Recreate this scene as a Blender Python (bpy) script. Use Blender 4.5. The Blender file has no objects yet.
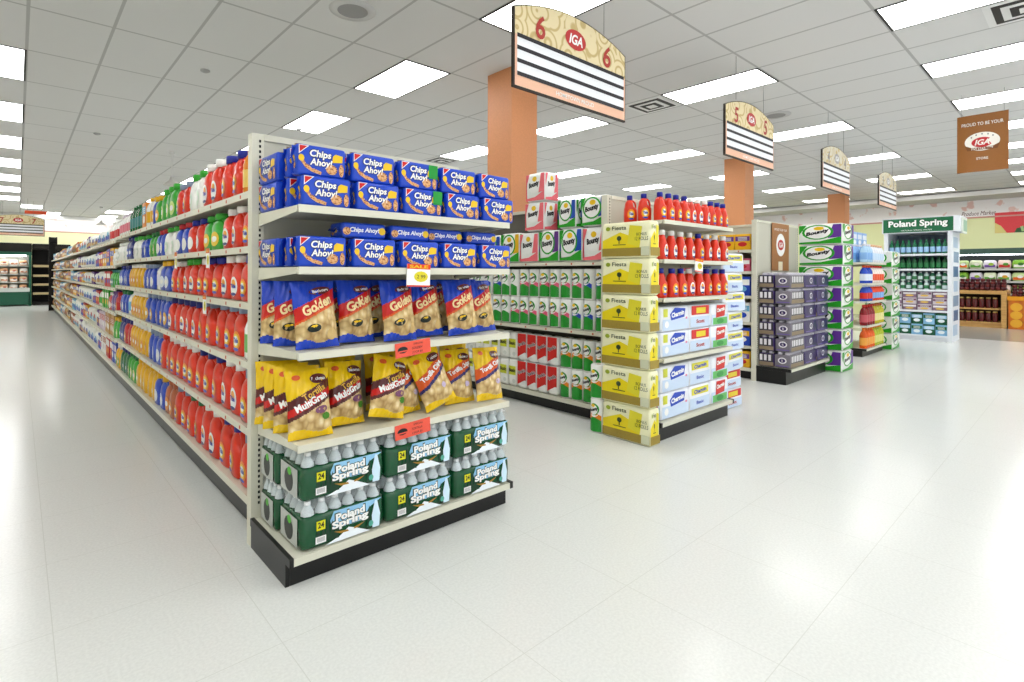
import bpy, math, random
from mathutils import Matrix, Vector
PI = math.pi
R = math.radians
random.seed(7)
scene = bpy.context.scene
C = scene.collection
rnd = random.Random(11)

# ------------------------------------------------------------------ camera
CAMZ = 1.322
YAW, ROLL, FPX, PPX, PPY = .7285, .0035, 535.3, 495.2, 273.3
cam_d = bpy.data.cameras.new('camera')
cam_d.sensor_width = 36; cam_d.lens = FPX/1024*36
cam_d.shift_x = (512-PPX)/1024; cam_d.shift_y = -(341-PPY)/1024
cam_d.clip_end = 200
cam = bpy.data.objects.new('camera', cam_d); C.objects.link(cam)
_f = Vector((math.sin(YAW), math.cos(YAW), 0)); _r = Vector((math.cos(YAW), -math.sin(YAW), 0)); _u = Vector((0, 0, 1))
_R = _r*math.cos(ROLL)+_u*math.sin(ROLL); _U = -_r*math.sin(ROLL)+_u*math.cos(ROLL)
m = Matrix.Identity(4)
for i in range(3):
    m[i][0] = _R[i]; m[i][1] = _U[i]; m[i][2] = -_f[i]
m[2][3] = CAMZ
cam.matrix_world = m
scene.camera = cam

# ------------------------------------------------------------------ world, exposure
scene.view_settings.view_transform = 'Standard'
scene.view_settings.look = 'None'
scene.view_settings.gamma = 1
scene.view_settings.use_curve_mapping = False
scene.view_settings.exposure = 0.30
w = bpy.data.worlds.new('world'); scene.world = w; w.use_nodes = True
w.node_tree.nodes['Background'].inputs[0].default_value = (.93, .97, 1, 1)
w.node_tree.nodes['Background'].inputs[1].default_value = 1.25
LAMP = 7.0            # troffer diffuser strength

# ------------------------------------------------------------------ materials
def lin(c):
    if isinstance(c, str):
        c = tuple(int(c[i:i+2], 16)/255 for i in (0, 2, 4))
    c = tuple(((x/12.92) if x <= .04045 else ((x+.055)/1.055)**2.4) for x in c)
    s = max(c)-min(c)                      # strong inks are printed deep
    return tuple(x**(1+.32*s) for x in c)+(1,)
_M = {}
def mat(col, rough=.5, kind='plain', metal=0, coat=0, name=None):
    key = (col, rough, kind, metal, coat)
    if key in _M: return _M[key]
    mt = bpy.data.materials.new(name or (kind+'_'+str(col))); mt.use_nodes = True
    nt = mt.node_tree; b = nt.nodes['Principled BSDF']; L = nt.links
    b.inputs['Base Color'].default_value = lin(col)
    if kind in ('plain', 'film') and not metal: b.inputs['Specular IOR Level'].default_value = .36
    b.inputs['Roughness'].default_value = rough
    b.inputs['Metallic'].default_value = metal
    b.inputs['Coat Weight'].default_value = coat*.6
    b.inputs['Coat Roughness'].default_value = .12
    def node(t, **k):
        n = nt.nodes.new(t)
        for a, v in k.items(): setattr(n, a, v)
        return n
    if kind in ('film', 'chip', 'cookie', 'wood', 'speckle', 'case', 'pegboard', 'swirl', 'leaf', 'fruit'):
        tc = node('ShaderNodeTexCoord')
    if kind == 'film':      # wrinkled glossy plastic film
        n = node('ShaderNodeTexNoise'); n.inputs['Scale'].default_value = 26; n.inputs['Detail'].default_value = 2
        bp = node('ShaderNodeBump'); bp.inputs['Strength'].default_value = .35; bp.inputs['Distance'].default_value = .01
        L.new(tc.outputs['Object'], n.inputs['Vector']); L.new(n.outputs['Fac'], bp.inputs['Height']); L.new(bp.outputs['Normal'], b.inputs['Normal'])
    def ramp(fac, stops):
        r = node('ShaderNodeValToRGB'); e = r.color_ramp.elements
        e[0].position, e[0].color = stops[0][0], lin(stops[0][1]); e[1].position, e[1].color = stops[-1][0], lin(stops[-1][1])
        for p, c in stops[1:-1]:
            x = e.new(p); x.color = lin(c)
        L.new(fac, r.inputs['Fac']); L.new(r.outputs['Color'], b.inputs['Base Color']); return r
    if kind == 'chip':
        v = node('ShaderNodeTexVoronoi'); v.inputs['Scale'].default_value = 30
        L.new(tc.outputs['Object'], v.inputs['Vector'])
        ramp(v.outputs['Distance'], [(0, 'f3e4bd'), (.45, col), (.9, 'a8854e')])
        bp = node('ShaderNodeBump'); bp.inputs['Strength'].default_value = .6; bp.inputs['Distance'].default_value = .01
        L.new(v.outputs['Distance'], bp.inputs['Height']); L.new(bp.outputs['Normal'], b.inputs['Normal'])
    if kind == 'cookie':
        v = node('ShaderNodeTexVoronoi'); v.inputs['Scale'].default_value = 120
        L.new(tc.outputs['Object'], v.inputs['Vector'])
        ramp(v.outputs['Distance'], [(.18, '4a2412'), (.3, col), (.8, 'e8c08c')])
    if kind == 'wood':
        n = node('ShaderNodeTexNoise'); n.inputs['Scale'].default_value = 3
        mp = node('ShaderNodeMapping'); mp.inputs['Scale'].default_value = (1, 1, 12)
        L.new(tc.outputs['Object'], mp.inputs['Vector']); L.new(mp.outputs['Vector'], n.inputs['Vector'])
        ramp(n.outputs['Fac'], [(.3, col), (.7, 'c79a5c')])
    if kind == 'swirl':     # tan board printed with pale curls
        wv = node('ShaderNodeTexVoronoi'); wv.inputs['Scale'].default_value = 6.5; wv.feature = 'F1'
        mt1 = node('ShaderNodeMath', operation='MULTIPLY'); mt1.inputs[1].default_value = 22
        mt2 = node('ShaderNodeMath', operation='SINE')
        L.new(tc.outputs['Object'], wv.inputs['Vector']); L.new(wv.outputs['Distance'], mt1.inputs[0]); L.new(mt1.outputs[0], mt2.inputs[0])
        ramp(mt2.outputs[0], [(.2, col), (.9, 'cdb67e')])
    if kind == 'speckle' or kind == 'leaf' or kind == 'fruit':
        n = node('ShaderNodeTexNoise'); n.inputs['Scale'].default_value = {'speckle': 60, 'leaf': 14, 'fruit': 9}[kind]; n.inputs['Detail'].default_value = 4
        L.new(tc.outputs['Object'], n.inputs['Vector'])
        c0 = lin(col)
        r = ramp(n.outputs['Fac'], [(.35, col), (.65, col)])
        k = {'speckle': .93, 'leaf': .45, 'fruit': .7}[kind]
        r.color_ramp.elements[0].color = (c0[0]*k, c0[1]*k, c0[2]*k, 1)
    if kind == 'clear':
        b.inputs['Transmission Weight'].default_value = .3; b.inputs['IOR'].default_value = 1.2
    if kind == 'haze':      # thin clear wrapping film
        b.inputs['Alpha'].default_value = .13
    _M[key] = mt
    return mt
def emit(col, s, name):
    mt = bpy.data.materials.new(name); mt.use_nodes = True; nt = mt.node_tree
    b = nt.nodes['Principled BSDF']
    b.inputs['Base Color'].default_value = lin(col); b.inputs['Emission Color'].default_value = lin(col); b.inputs['Emission Strength'].default_value = s
    return mt

# ------------------------------------------------------------------ mesh builder
_T = {}
def text_geo(s, shear=0, off=0.0):
    k = (s, shear, off)
    if k in _T: return _T[k]
    cu = bpy.data.curves.new('t', 'FONT'); cu.body = s; cu.size = 1; cu.resolution_u = 3; cu.shear = shear; cu.offset = off
    cu.align_x = 'CENTER'; cu.fill_mode = 'FRONT'
    o = bpy.data.objects.new('t', cu); C.objects.link(o)
    dg = bpy.context.evaluated_depsgraph_get(); e = o.evaluated_get(dg); me = e.to_mesh()
    vs = [(v.co.x, v.co.y) for v in me.vertices]; fs = [tuple(p.vertices) for p in me.polygons if p.normal.z > -.5]
    e.to_mesh_clear(); bpy.data.objects.remove(o); bpy.data.curves.remove(cu)
    x0, x1 = min(v[0] for v in vs), max(v[0] for v in vs); y0, y1 = min(v[1] for v in vs), max(v[1] for v in vs)
    vs = [((x-(x0+x1)/2)/(x1-x0), (y-(y0+y1)/2)/(y1-y0)) for x, y in vs]
    _T[k] = (vs, fs, (x1-x0)/(y1-y0)); return _T[k]
flat = lambda y: (lambda x, z: y)
class MB:
    def __init__(s): s.v, s.f, s.m, s.sm, s.mats = [], [], [], [], []
    def mi(s, mt):
        if mt not in s.mats: s.mats.append(mt)
        return s.mats.index(mt)
    def add(s, vs, fs, mt, smooth=False):
        o = len(s.v); s.v += [tuple(v) for v in vs]; i = s.mi(mt)
        for f in fs: s.f.append(tuple(a+o for a in f)); s.m.append(i); s.sm.append(smooth)
        return s
    def box(s, x0, x1, y0, y1, z0, z1, mt):
        vs = [(x, y, z) for z in (z0, z1) for y in (y0, y1) for x in (x0, x1)]
        return s.add(vs, [(0, 2, 3, 1), (4, 5, 7, 6), (0, 1, 5, 4), (2, 6, 7, 3), (0, 4, 6, 2), (1, 3, 7, 5)], mt)
    def hexa(s, P, mt):      # P: bottom 4 (ccw from above), top 4
        return s.add(P, [(3, 2, 1, 0), (4, 5, 6, 7), (0, 1, 5, 4), (1, 2, 6, 5), (2, 3, 7, 6), (3, 0, 4, 7)], mt)
    def rbox(s, W, D, H, r, mt, z0=0, cx=0, cy=0, bulge=0):   # soft-edged box centred in x,y
        rings = []
        zs = [(0, r*.9), (r*.3, r*.25), (r, 0), (H*.5, -bulge), (H-r, 0), (H-r*.3, r*.25), (H, r*.9)]
        for z, ins in zs:
            ring = []
            for sx, sy, a0 in ((1, 1, 0), (-1, 1, 90), (-1, -1, 180), (1, -1, 270)):
                for a in (0, 45, 90):
                    an = R(a0+a); ring.append((cx+sx*(W/2-r)+(r-ins)*math.cos(an), cy+sy*(D/2-r)+(r-ins)*math.sin(an), z0+z))
            rings.append(ring)
        return s.loft(rings, mt)
    def loft(s, rings, mt, cap=(1, 1), smooth=True):
        n = len(rings[0]); vs = [p for r in rings for p in r]; fs = []
        for i in range(len(rings)-1):
            for j in range(n):
                k = (j+1) % n; fs.append((i*n+j, i*n+k, (i+1)*n+k, (i+1)*n+j))
        s.add(vs, fs, mt, smooth)
        o = len(s.v)-len(vs); i = s.mi(mt)
        if cap[0]: s.f.append(tuple(o+j for j in range(n-1, -1, -1))); s.m.append(i); s.sm.append(False)
        if cap[1]: s.f.append(tuple(o+(len(rings)-1)*n+j for j in range(n))); s.m.append(i); s.sm.append(False)
        return s
    def lathe(s, prof, mt, n=12, cx=0, cy=0, ex=1, ey=1, cap=(1, 1)):
        return s.loft([[(cx+r*ex*math.cos(2*PI*k/n), cy+r*ey*math.sin(2*PI*k/n), z) for k in range(n)] for r, z in prof], mt, cap)
    def tube(s, pts, r, mt, n=6, ex=1.0):
        rings = []; P = [Vector(p) for p in pts]
        for i, p in enumerate(P):
            t = (P[min(i+1, len(P)-1)]-P[max(i-1, 0)]).normalized()
            a = Vector((0, 1, 0)); 
            if abs(t.dot(a)) > .9: a = Vector((1, 0, 0))
            u = t.cross(a).normalized(); v = t.cross(u).normalized()
            rings.append([tuple(p+u*r*math.cos(2*PI*k/n)+v*r*ex*math.sin(2*PI*k/n)) for k in range(n)])
        return s.loft(rings, mt)
    def poly(s, pts, mt, surf=None, eps=.0012):               # print on the front (faces -Y)
        surf = surf or flat(0)
        return s.add([(x, surf(x, z)-eps, z) for x, z in pts], [tuple(range(len(pts)))], mt)
    def rect(s, x0, x1, z0, z1, mt, surf=None, eps=.0012, n=1):
        surf = surf or flat(0)
        for i in range(n):
            a, b = x0+(x1-x0)*i/n, x0+(x1-x0)*(i+1)/n
            s.poly([(a, z0), (b, z0), (b, z1), (a, z1)], mt, surf, eps)
        return s
    def disc(s, cx, cz, rx, rz, mt, surf=None, eps=.0012, n=16, rot=0):
        c, q = math.cos(rot), math.sin(rot)
        P = []
        for k in range(n):
            a, b = rx*math.cos(2*PI*k/n), rz*math.sin(2*PI*k/n); P.append((cx+a*c-b*q, cz+a*q+b*c))
        surf = surf or flat(0)
        vs = [(cx, surf(cx, cz)-eps, cz)]+[(x, surf(x, z)-eps, z) for x, z in P]
        return s.add(vs, [(0, k+1, (k+1) % n+1) for k in range(n)], mt)
    def text(s, t, cx, cz, w, h, mt, surf=None, eps=.002, shear=0, off=.0, rot=0):
        surf = surf or flat(0); vs, fs, asp = text_geo(t, shear, off)
        if h is None: h = w/asp
        if w is None: w = h*asp
        c, q = math.cos(rot), math.sin(rot); o = []
        for x, z in vs:
            a, b = x*w, z*h; X, Z = cx+a*c-b*q, cz+a*q+b*c; o.append((X, surf(X, Z)-eps, Z))
        return s.add(o, fs, mt)
    def grid(s, nx, nz, fn, mt_fn, smooth=True, flip=False):  # fn(i,j)->co
        o = len(s.v)
        for j in range(nz+1):
            for i in range(nx+1): s.v.append(tuple(fn(i/nx, j/nz)))
        for j in range(nz):
            for i in range(nx):
                a = o+j*(nx+1)+i; f = (a, a+1, a+nx+2, a+nx+1)
                s.f.append(f[::-1] if flip else f); s.m.append(s.mi(mt_fn((i+.5)/nx, (j+.5)/nz))); s.sm.append(smooth)
        return s
    def xf(s, M, start=0):
        for i in range(start, len(s.v)): s.v[i] = tuple(M @ Vector(s.v[i]))
        return s
    def mesh(s, name):
        me = bpy.data.meshes.new(name); me.from_pydata(s.v, [], s.f)
        for mt in s.mats: me.materials.append(mt)
        me.polygons.foreach_set('material_index', s.m); me.polygons.foreach_set('use_smooth', s.sm); me.update(); return me
def tag(o, label=None, cat=None, group=None, kind=None):
    if label: o['label'] = label
    if cat: o['category'] = cat
    if group: o['group'] = group
    if kind: o['kind'] = kind
    return o
def obj(name, mb, parent=None):
    o = bpy.data.objects.new(name, mb.mesh(name) if isinstance(mb, MB) else mb); C.objects.link(o)
    if parent: o.parent = parent
    return o
def empty(name, loc=(0, 0, 0), rz=0, **k):
    o = bpy.data.objects.new(name, None); C.objects.link(o); o.location = loc; o.rotation_euler = (0, 0, rz); o.empty_display_size = .05
    return tag(o, **k)
def struct(name, mb, parent=None):
    o = obj(name, mb, parent)
    if not parent: o['kind'] = 'structure'
    return o
ONES = ['', 'first', 'second', 'third', 'fourth', 'fifth', 'sixth', 'seventh', 'eighth', 'ninth', 'tenth', 'eleventh', 'twelfth', 'thirteenth', 'fourteenth', 'fifteenth', 'sixteenth', 'seventeenth', 'eighteenth', 'nineteenth']
TENS = {2: ('twentieth', 'twenty'), 3: ('thirtieth', 'thirty'), 4: ('fortieth', 'forty'), 5: ('fiftieth', 'fifty'), 6: ('sixtieth', 'sixty'), 7: ('seventieth', 'seventy'), 8: ('eightieth', 'eighty'), 9: ('ninetieth', 'ninety')}
def nth(n):
    if n < 20: return ONES[n]
    a, b = TENS[n//10]
    return a if n % 10 == 0 else b+'-'+ONES[n % 10]

# A product kind is a list of (part name, mesh, part label); one part: the thing is that mesh itself
_P = {}
def proto(key, fn):
    if key not in _P:
        name, parts = fn(); src = []
        if len(parts) == 1:
            o = bpy.data.objects.new(name, parts[0][1].mesh(name)); src = [o]
        else:
            o = bpy.data.objects.new(name, None); o.empty_display_size = .04; src = [o]
            for pn, mb, pl, *sub in parts:
                c = bpy.data.objects.new(pn, mb.mesh(pn)); c.parent = o
                if pl: c['label'] = pl
                src.append(c)
        _P[key] = src
    return _P[key]
def place(key, fn, loc, rz=0, label=None, cat=None, group=None, rot=None, sc=None):
    src = proto(key, fn)
    r = src[0].copy(); C.objects.link(r); r.location = loc; r.rotation_euler = rot or (0, 0, rz)
    if sc: r.scale = sc
    for c in src[1:]:
        d = c.copy(); C.objects.link(d); d.parent = r
    return tag(r, label, cat, group)

WHITE, CREAM, BLACK = mat('f4f4f2', .45), mat('dcdac8', .4), mat('141414', .35)
STEEL = mat('d9d7c6', .35, 'plain'); DARKSLOT = mat('0a0a0a', .8); INNER = mat('c4c2b2', .6)
GREENW = mat('12502f', .25, 'film', 0, .3)
# ------------------------------------------------------------------ room shell
GX, GY, TX, TY, ZC = .064, .070, .6096, 1.2192, 3.625
X0, X1, Y0, Y1 = -5.0, 20.9, -7.0, 28.9
def shader(name, build):
    mt = bpy.data.materials.new(name); mt.use_nodes = True; nt = mt.node_tree; b = nt.nodes['Principled BSDF']
    def N(t, **k):
        n = nt.nodes.new(t)
        for a, v in k.items():
            if a.startswith('i'): n.inputs[int(a[1:])].default_value = v
            else: setattr(n, a, v)
        return n
    build(nt, b, N, nt.links.new); return mt
def lines(nt, N, L, axis, step, off, width, soft=False):
    g = N('ShaderNodeNewGeometry'); s = N('ShaderNodeSeparateXYZ'); L(g.outputs['Position'], s.inputs[0])
    a = N('ShaderNodeMath', operation='ADD', i1=-off+100*step+width/2); L(s.outputs[axis], a.inputs[0])
    d = N('ShaderNodeMath', operation='DIVIDE', i1=step); L(a.outputs[0], d.inputs[0])
    f = N('ShaderNodeMath', operation='FRACT'); L(d.outputs[0], f.inputs[0])
    c = N('ShaderNodeMath', operation='LESS_THAN', i1=width/step); L(f.outputs[0], c.inputs[0]); return c.outputs[0]
def ceil_b(nt, b, N, L):
    a, c = lines(nt, N, L, 0, TX, GX, .026), lines(nt, N, L, 1, TY, GY, .026)
    mx = N('ShaderNodeMath', operation='MAXIMUM'); L(a, mx.inputs[0]); L(c, mx.inputs[1])
    g = N('ShaderNodeNewGeometry'); n = N('ShaderNodeTexNoise'); n.inputs['Scale'].default_value = 45; n.inputs['Detail'].default_value = 5; L(g.outputs['Position'], n.inputs['Vector'])
    r = N('ShaderNodeValToRGB'); r.color_ramp.elements[0].color = lin('dedede'); r.color_ramp.elements[1].color = lin('dedede'); r.color_ramp.elements[0].position = .35; r.color_ramp.elements[1].position = .65
    L(n.outputs['Fac'], r.inputs['Fac'])
    m = N('ShaderNodeMix', data_type='RGBA'); L(mx.outputs[0], m.inputs[0]); L(r.outputs['Color'], m.inputs[6]); m.inputs[7].default_value = lin('b8b8b8')
    L(m.outputs[2], b.inputs['Base Color']); b.inputs['Roughness'].default_value = .9
def floor_b(nt, b, N, L):
    g = N('ShaderNodeNewGeometry')
    a, c = lines(nt, N, L, 0, .6096, .1, .003), lines(nt, N, L, 1, .6096, .1, .003)
    mx = N('ShaderNodeMath', operation='MAXIMUM'); L(a, mx.inputs[0]); L(c, mx.inputs[1])
    n = N('ShaderNodeTexNoise'); n.inputs['Scale'].default_value = 90; n.inputs['Detail'].default_value = 3; L(g.outputs['Position'], n.inputs['Vector'])
    n2 = N('ShaderNodeTexNoise'); n2.inputs['Scale'].default_value = .8; n2.inputs['Detail'].default_value = 2; L(g.outputs['Position'], n2.inputs['Vector'])
    r = N('ShaderNodeValToRGB'); r.color_ramp.elements[0].color = lin('dadcd8'); r.color_ramp.elements[1].color = lin('e2e4e0'); r.color_ramp.elements[0].position = .35; r.color_ramp.elements[1].position = .65
    L(n.outputs['Fac'], r.inputs['Fac'])
    m = N('ShaderNodeMix', data_type='RGBA'); L(mx.outputs[0], m.inputs[0]); L(r.outputs['Color'], m.inputs[6]); m.inputs[7].default_value = lin('cfd1cb')
    # grey vinyl in the produce department
    s = N('ShaderNodeSeparateXYZ'); L(g.outputs['Position'], s.inputs[0])
    gt = N('ShaderNodeMath', operation='GREATER_THAN', i1=14.75); L(s.outputs[0], gt.inputs[0])
    m2 = N('ShaderNodeMix', data_type='RGBA'); L(gt.outputs[0], m2.inputs[0]); L(m.outputs[2], m2.inputs[6]); m2.inputs[7].default_value = lin('a3a49e')
    L(m2.outputs[2], b.inputs['Base Color'])
    b.inputs['Roughness'].default_value = .18; b.inputs['Specular IOR Level'].default_value = .3
    bp = N('ShaderNodeBump'); bp.inputs['Strength'].default_value = .03; bp.inputs['Distance'].default_value = .02
    n3 = N('ShaderNodeTexNoise'); n3.inputs['Scale'].default_value = 3.2; L(g.outputs['Position'], n3.inputs['Vector']); L(n3.outputs['Fac'], bp.inputs['Height']); L(bp.outputs['Normal'], b.inputs['Normal'])
def wall_fn(base, band, print_):
    def f(nt, b, N, L):
        g = N('ShaderNodeNewGeometry'); s = N('ShaderNodeSeparateXYZ'); L(g.outputs['Position'], s.inputs[0])
        gt = N('ShaderNodeMath', operation='GREATER_THAN', i1=3.0); L(s.outputs[2], gt.inputs[0])
        n = N('ShaderNodeTexNoise'); n.inputs['Scale'].default_value = 3.5; n.inputs['Detail'].default_value = 3; L(g.outputs['Position'], n.inputs['Vector'])
        r = N('ShaderNodeValToRGB'); r.color_ramp.elements[0].color = lin(band); r.color_ramp.elements[1].color = lin(print_); r.color_ramp.elements[0].position = .6; r.color_ramp.elements[1].position = .66
        L(n.outputs['Fac'], r.inputs['Fac'])
        m = N('ShaderNodeMix', data_type='RGBA'); L(gt.outputs[0], m.inputs[0]); m.inputs[6].default_value = lin(base); L(r.outputs['Color'], m.inputs[7])
        L(m.outputs[2], b.inputs['Base Color']); b.inputs['Roughness'].default_value = .7
    return f
M_ceil, M_floor = shader('ceiling_tiles', ceil_b), shader('polished_floor', floor_b)
M_wr = shader('produce_wall_paint', wall_fn('eef2bf', 'fdfafa', 'f0cfc8')); M_wb = shader('back_wall_paint', wall_fn('eeecc2', 'fdf8f6', 'f3dad6'))
struct('floor', MB().box(X0, X1, Y0, Y1, -.1, 0, M_floor))
struct('ceiling', MB().box(X0, X1, Y0, Y1, ZC, ZC+.1, M_ceil))
struct('wall_right', MB().box(X1, X1+.2, Y0, Y1, 0, ZC, M_wr))
struct('wall_back', MB().box(X0, X1, Y1, Y1+.2, 0, ZC, M_wb))
struct('wall_left', MB().box(X0-.2, X0, Y0, Y1, 0, ZC, mat('e9e6d2', .7)))
# soffit along the produce wall, and slim trims at the print band
struct('trim_1', MB().box(19.6, X1, Y0, Y1, 3.50, ZC, mat('d0d0ce', .8)))
struct('trim_2', MB().box(X1-.03, X1, Y0, Y1, 2.98, 3.02, mat('d9a89c', .6)))
struct('trim_3', MB().box(X0, X1-.03, Y1-.03, Y1, 2.98, 3.02, mat('d9a89c', .6)))
M_cove = emit('ffffff', 5.0, 'cove_lamp')
tag(obj('cove_light', MB().box(19.45, 19.6, -3, Y1-.6, 3.50, 3.55, M_cove).box(19.42, 19.45, -3, Y1-.6, 3.48, 3.6, mat('e8e8e6', .5)).box(19.45, 19.6, -3, Y1-.6, 3.551, 3.6, mat('e8e8e6', .5))), 'long white cove light under the ceiling edge before the produce wall', 'cove light')
tag(obj('cove_light', MB().box(-4, 14, Y1-.75, Y1-.6, 3.50, 3.55, M_cove).box(-4, 14, Y1-.78, Y1-.75, 3.48, ZC, mat('e8e8e6', .5))), 'long white strip added to brighten the far back wall', 'cove light')  # glowing strip added to brighten the dim back wall, no such lamp known
# script lettering on the print band of the right wall
wt = MB(); wt.text('Produce Market', 0, 0, .75, .12, mat('6a3a38', .6), shear=.3); wt.xf(Matrix.Translation((X1-.002, 2.27, 3.12)) @ Matrix.Rotation(-PI/2, 4, 'Z'))
struct('trim_4', wt)
# orange columns
for (cx, cy, sz) in ((4.09, 4.32, .405), (10.62, 4.57, .41), (17.45, 4.72, .43)):
    tag(obj('column', MB().box(cx, cx+sz, cy, cy+sz, 0, ZC, mat('dfa072', .55, 'speckle'))), 'square orange column rising to the ceiling '+('behind the cookie endcap' if cx < 5 else 'under the hanging number five board' if cx < 12 else 'under the hanging number four board'), 'column', 'orange columns')

# ------------------------------------------------------------------ ceiling fixtures
M_lens = emit('ffffff', LAMP, 'troffer_lens'); M_fr = mat('1b1b1b', .5); M_frw = mat('e8e8e8', .5)
def troffer():
    f = MB(); w, l, t = .285, .585, .022
    for a in ((-w-t, w+t, -l-t, -l), (-w-t, w+t, l, l+t), (-w-t, -w, -l, l), (w, w+t, -l, l)):
        f.box(a[0], a[1], a[2], a[3], -.004, 0, M_fr)  # near-black border colour stands in for shade in the light's recess
    d = MB().box(-w, w, -l, l, -.003, 0, M_lens)
    return 'ceiling_light', [('frame', f, None), ('diffuser', d, 'glowing white diffuser')]
spots = []
for ix in (5, 10, 15, 20, 25, 30):
    for iy in range(2, 22, 2): spots.append((ix, iy))
for iy in range(6, 19, 2): spots.append((-1, iy))
spots += [(-3, 22), (1, 22), (4, 22), (8, 22), (12, 22), (0, 20), (4, 20), (-3, 20), (-6, 20)]
for iy in (-4, -2, 0, 2): spots.append((-1, iy))
for iy in range(-4, 20, 2): spots.append((-6, iy))
for ix in (3, 6, 9, 12, 15, 18, 21, 24, 27, 30): spots.append((ix, 0))
for ix in (3, 8, 14, 20, 27): spots.append((ix, -2)); spots.append((ix, -4))
rowname = {0: 'front', 2: 'second', 4: 'third', 6: 'fourth'}
for ix, iy in spots:
    x, y = GX+(ix+.5)*TX, GY+(iy+.5)*TY
    if x > 19.4 or y > Y1-1.2: continue
    if ix in (15, 20, 25, 30) and iy > 12: continue
    col = sorted({s[0] for s in spots if s[1] == iy}).index(ix)+1
    place('troffer', troffer, (x, y, ZC-.001), 0, 'recessed white ceiling light, '+nth(col)+' from the left wall in the '+nth(iy//2+3)+' row back', 'ceiling light', 'recessed ceiling lights')
def vent():
    m = MB(); 
    for k in range(5):
        a, h = .28-k*.055, -.004-k*.004
        mt = M_frw if k % 2 == 0 else M_fr
        m.box(-a, a, -a, a, h, h+.004, mt)
    return 'ceiling_vent', [('ceiling_vent', m, None)]
for (ix, iy, lb) in ((10, 3, 'square louvred air vent in ceiling beside the light behind the number six board'), (10, 0, 'square louvred air vent in ceiling at the upper right of the photo'), (10, 7, 'square louvred air vent in ceiling above the far right end of the cookie shelf')):
    place('vent', vent, (GX+(ix+.5)*TX, GY+iy*TY+.31, ZC-.001), 0, lb, 'air vent', 'ceiling vents')
def spk():
    m = MB(); m.lathe([(.2, 0), (.2, -.006), (.13, -.012)], mat('cfcfcf', .6), 24, cap=(0, 0)); m.lathe([(.13, -.012), (.12, -.008), (.001, -.008)], mat('9c9c9c', .7), 24, cap=(0, 0))
    return 'ceiling_speaker', [('ceiling_speaker', m, None)]
for ix, iy, lb in ((3.48, 3.5, 'round grey ceiling speaker at the top centre left above the first aisle'), (13.3, 2.47, 'round grey ceiling speaker near the hanging number five board')):
    place('spk', spk, (GX+ix*TX, GY+iy*TY, ZC-.001), 0, lb, 'speaker')
def det():
    m = MB(); m.lathe([(.05, 0), (.05, -.015), (.02, -.03), (.001, -.03)], mat('a8a8a8', .5), 14, cap=(0, 0)); return 'sprinkler_head', [('sprinkler_head', m, None)]
for ix, iy, lb in ((2.5, 5.48, 'small round sprinkler head in ceiling tile left of the speaker'), (5.4, 6.9, 'small round sprinkler head in ceiling right of the small light'), (1.5, 9.0, 'small sprinkler head in ceiling far over the long aisle')):
    place('det', det, (GX+ix*TX, GY+iy*TY, ZC-.001), 0, lb, 'sprinkler')
def fan():
    rod = MB().lathe([(.05, 0), (.05, -.04), (.012, -.05), (.012, -.5)], M_frw, 10)
    sh = MB().lathe([(.03, -.48), (.05, -.55), (.14, -.62), (.15, -.64), (.02, -.645)], mat('cfcdc8', .5), 14)
    return 'pendant_fixture', [('rod', rod, None), ('shade', sh, None)]
place('fan', fan, (GX+3.51*TX, GY+9.61*TY, ZC-.001), 0, 'small white pendant on a rod, the nearer one over the long detergent run', 'pendant')
place('fan', fan, (GX+3.52*TX, GY+19.2*TY, ZC-.001), 0, 'small white pendant on a rod near the back wall', 'pendant')

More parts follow.
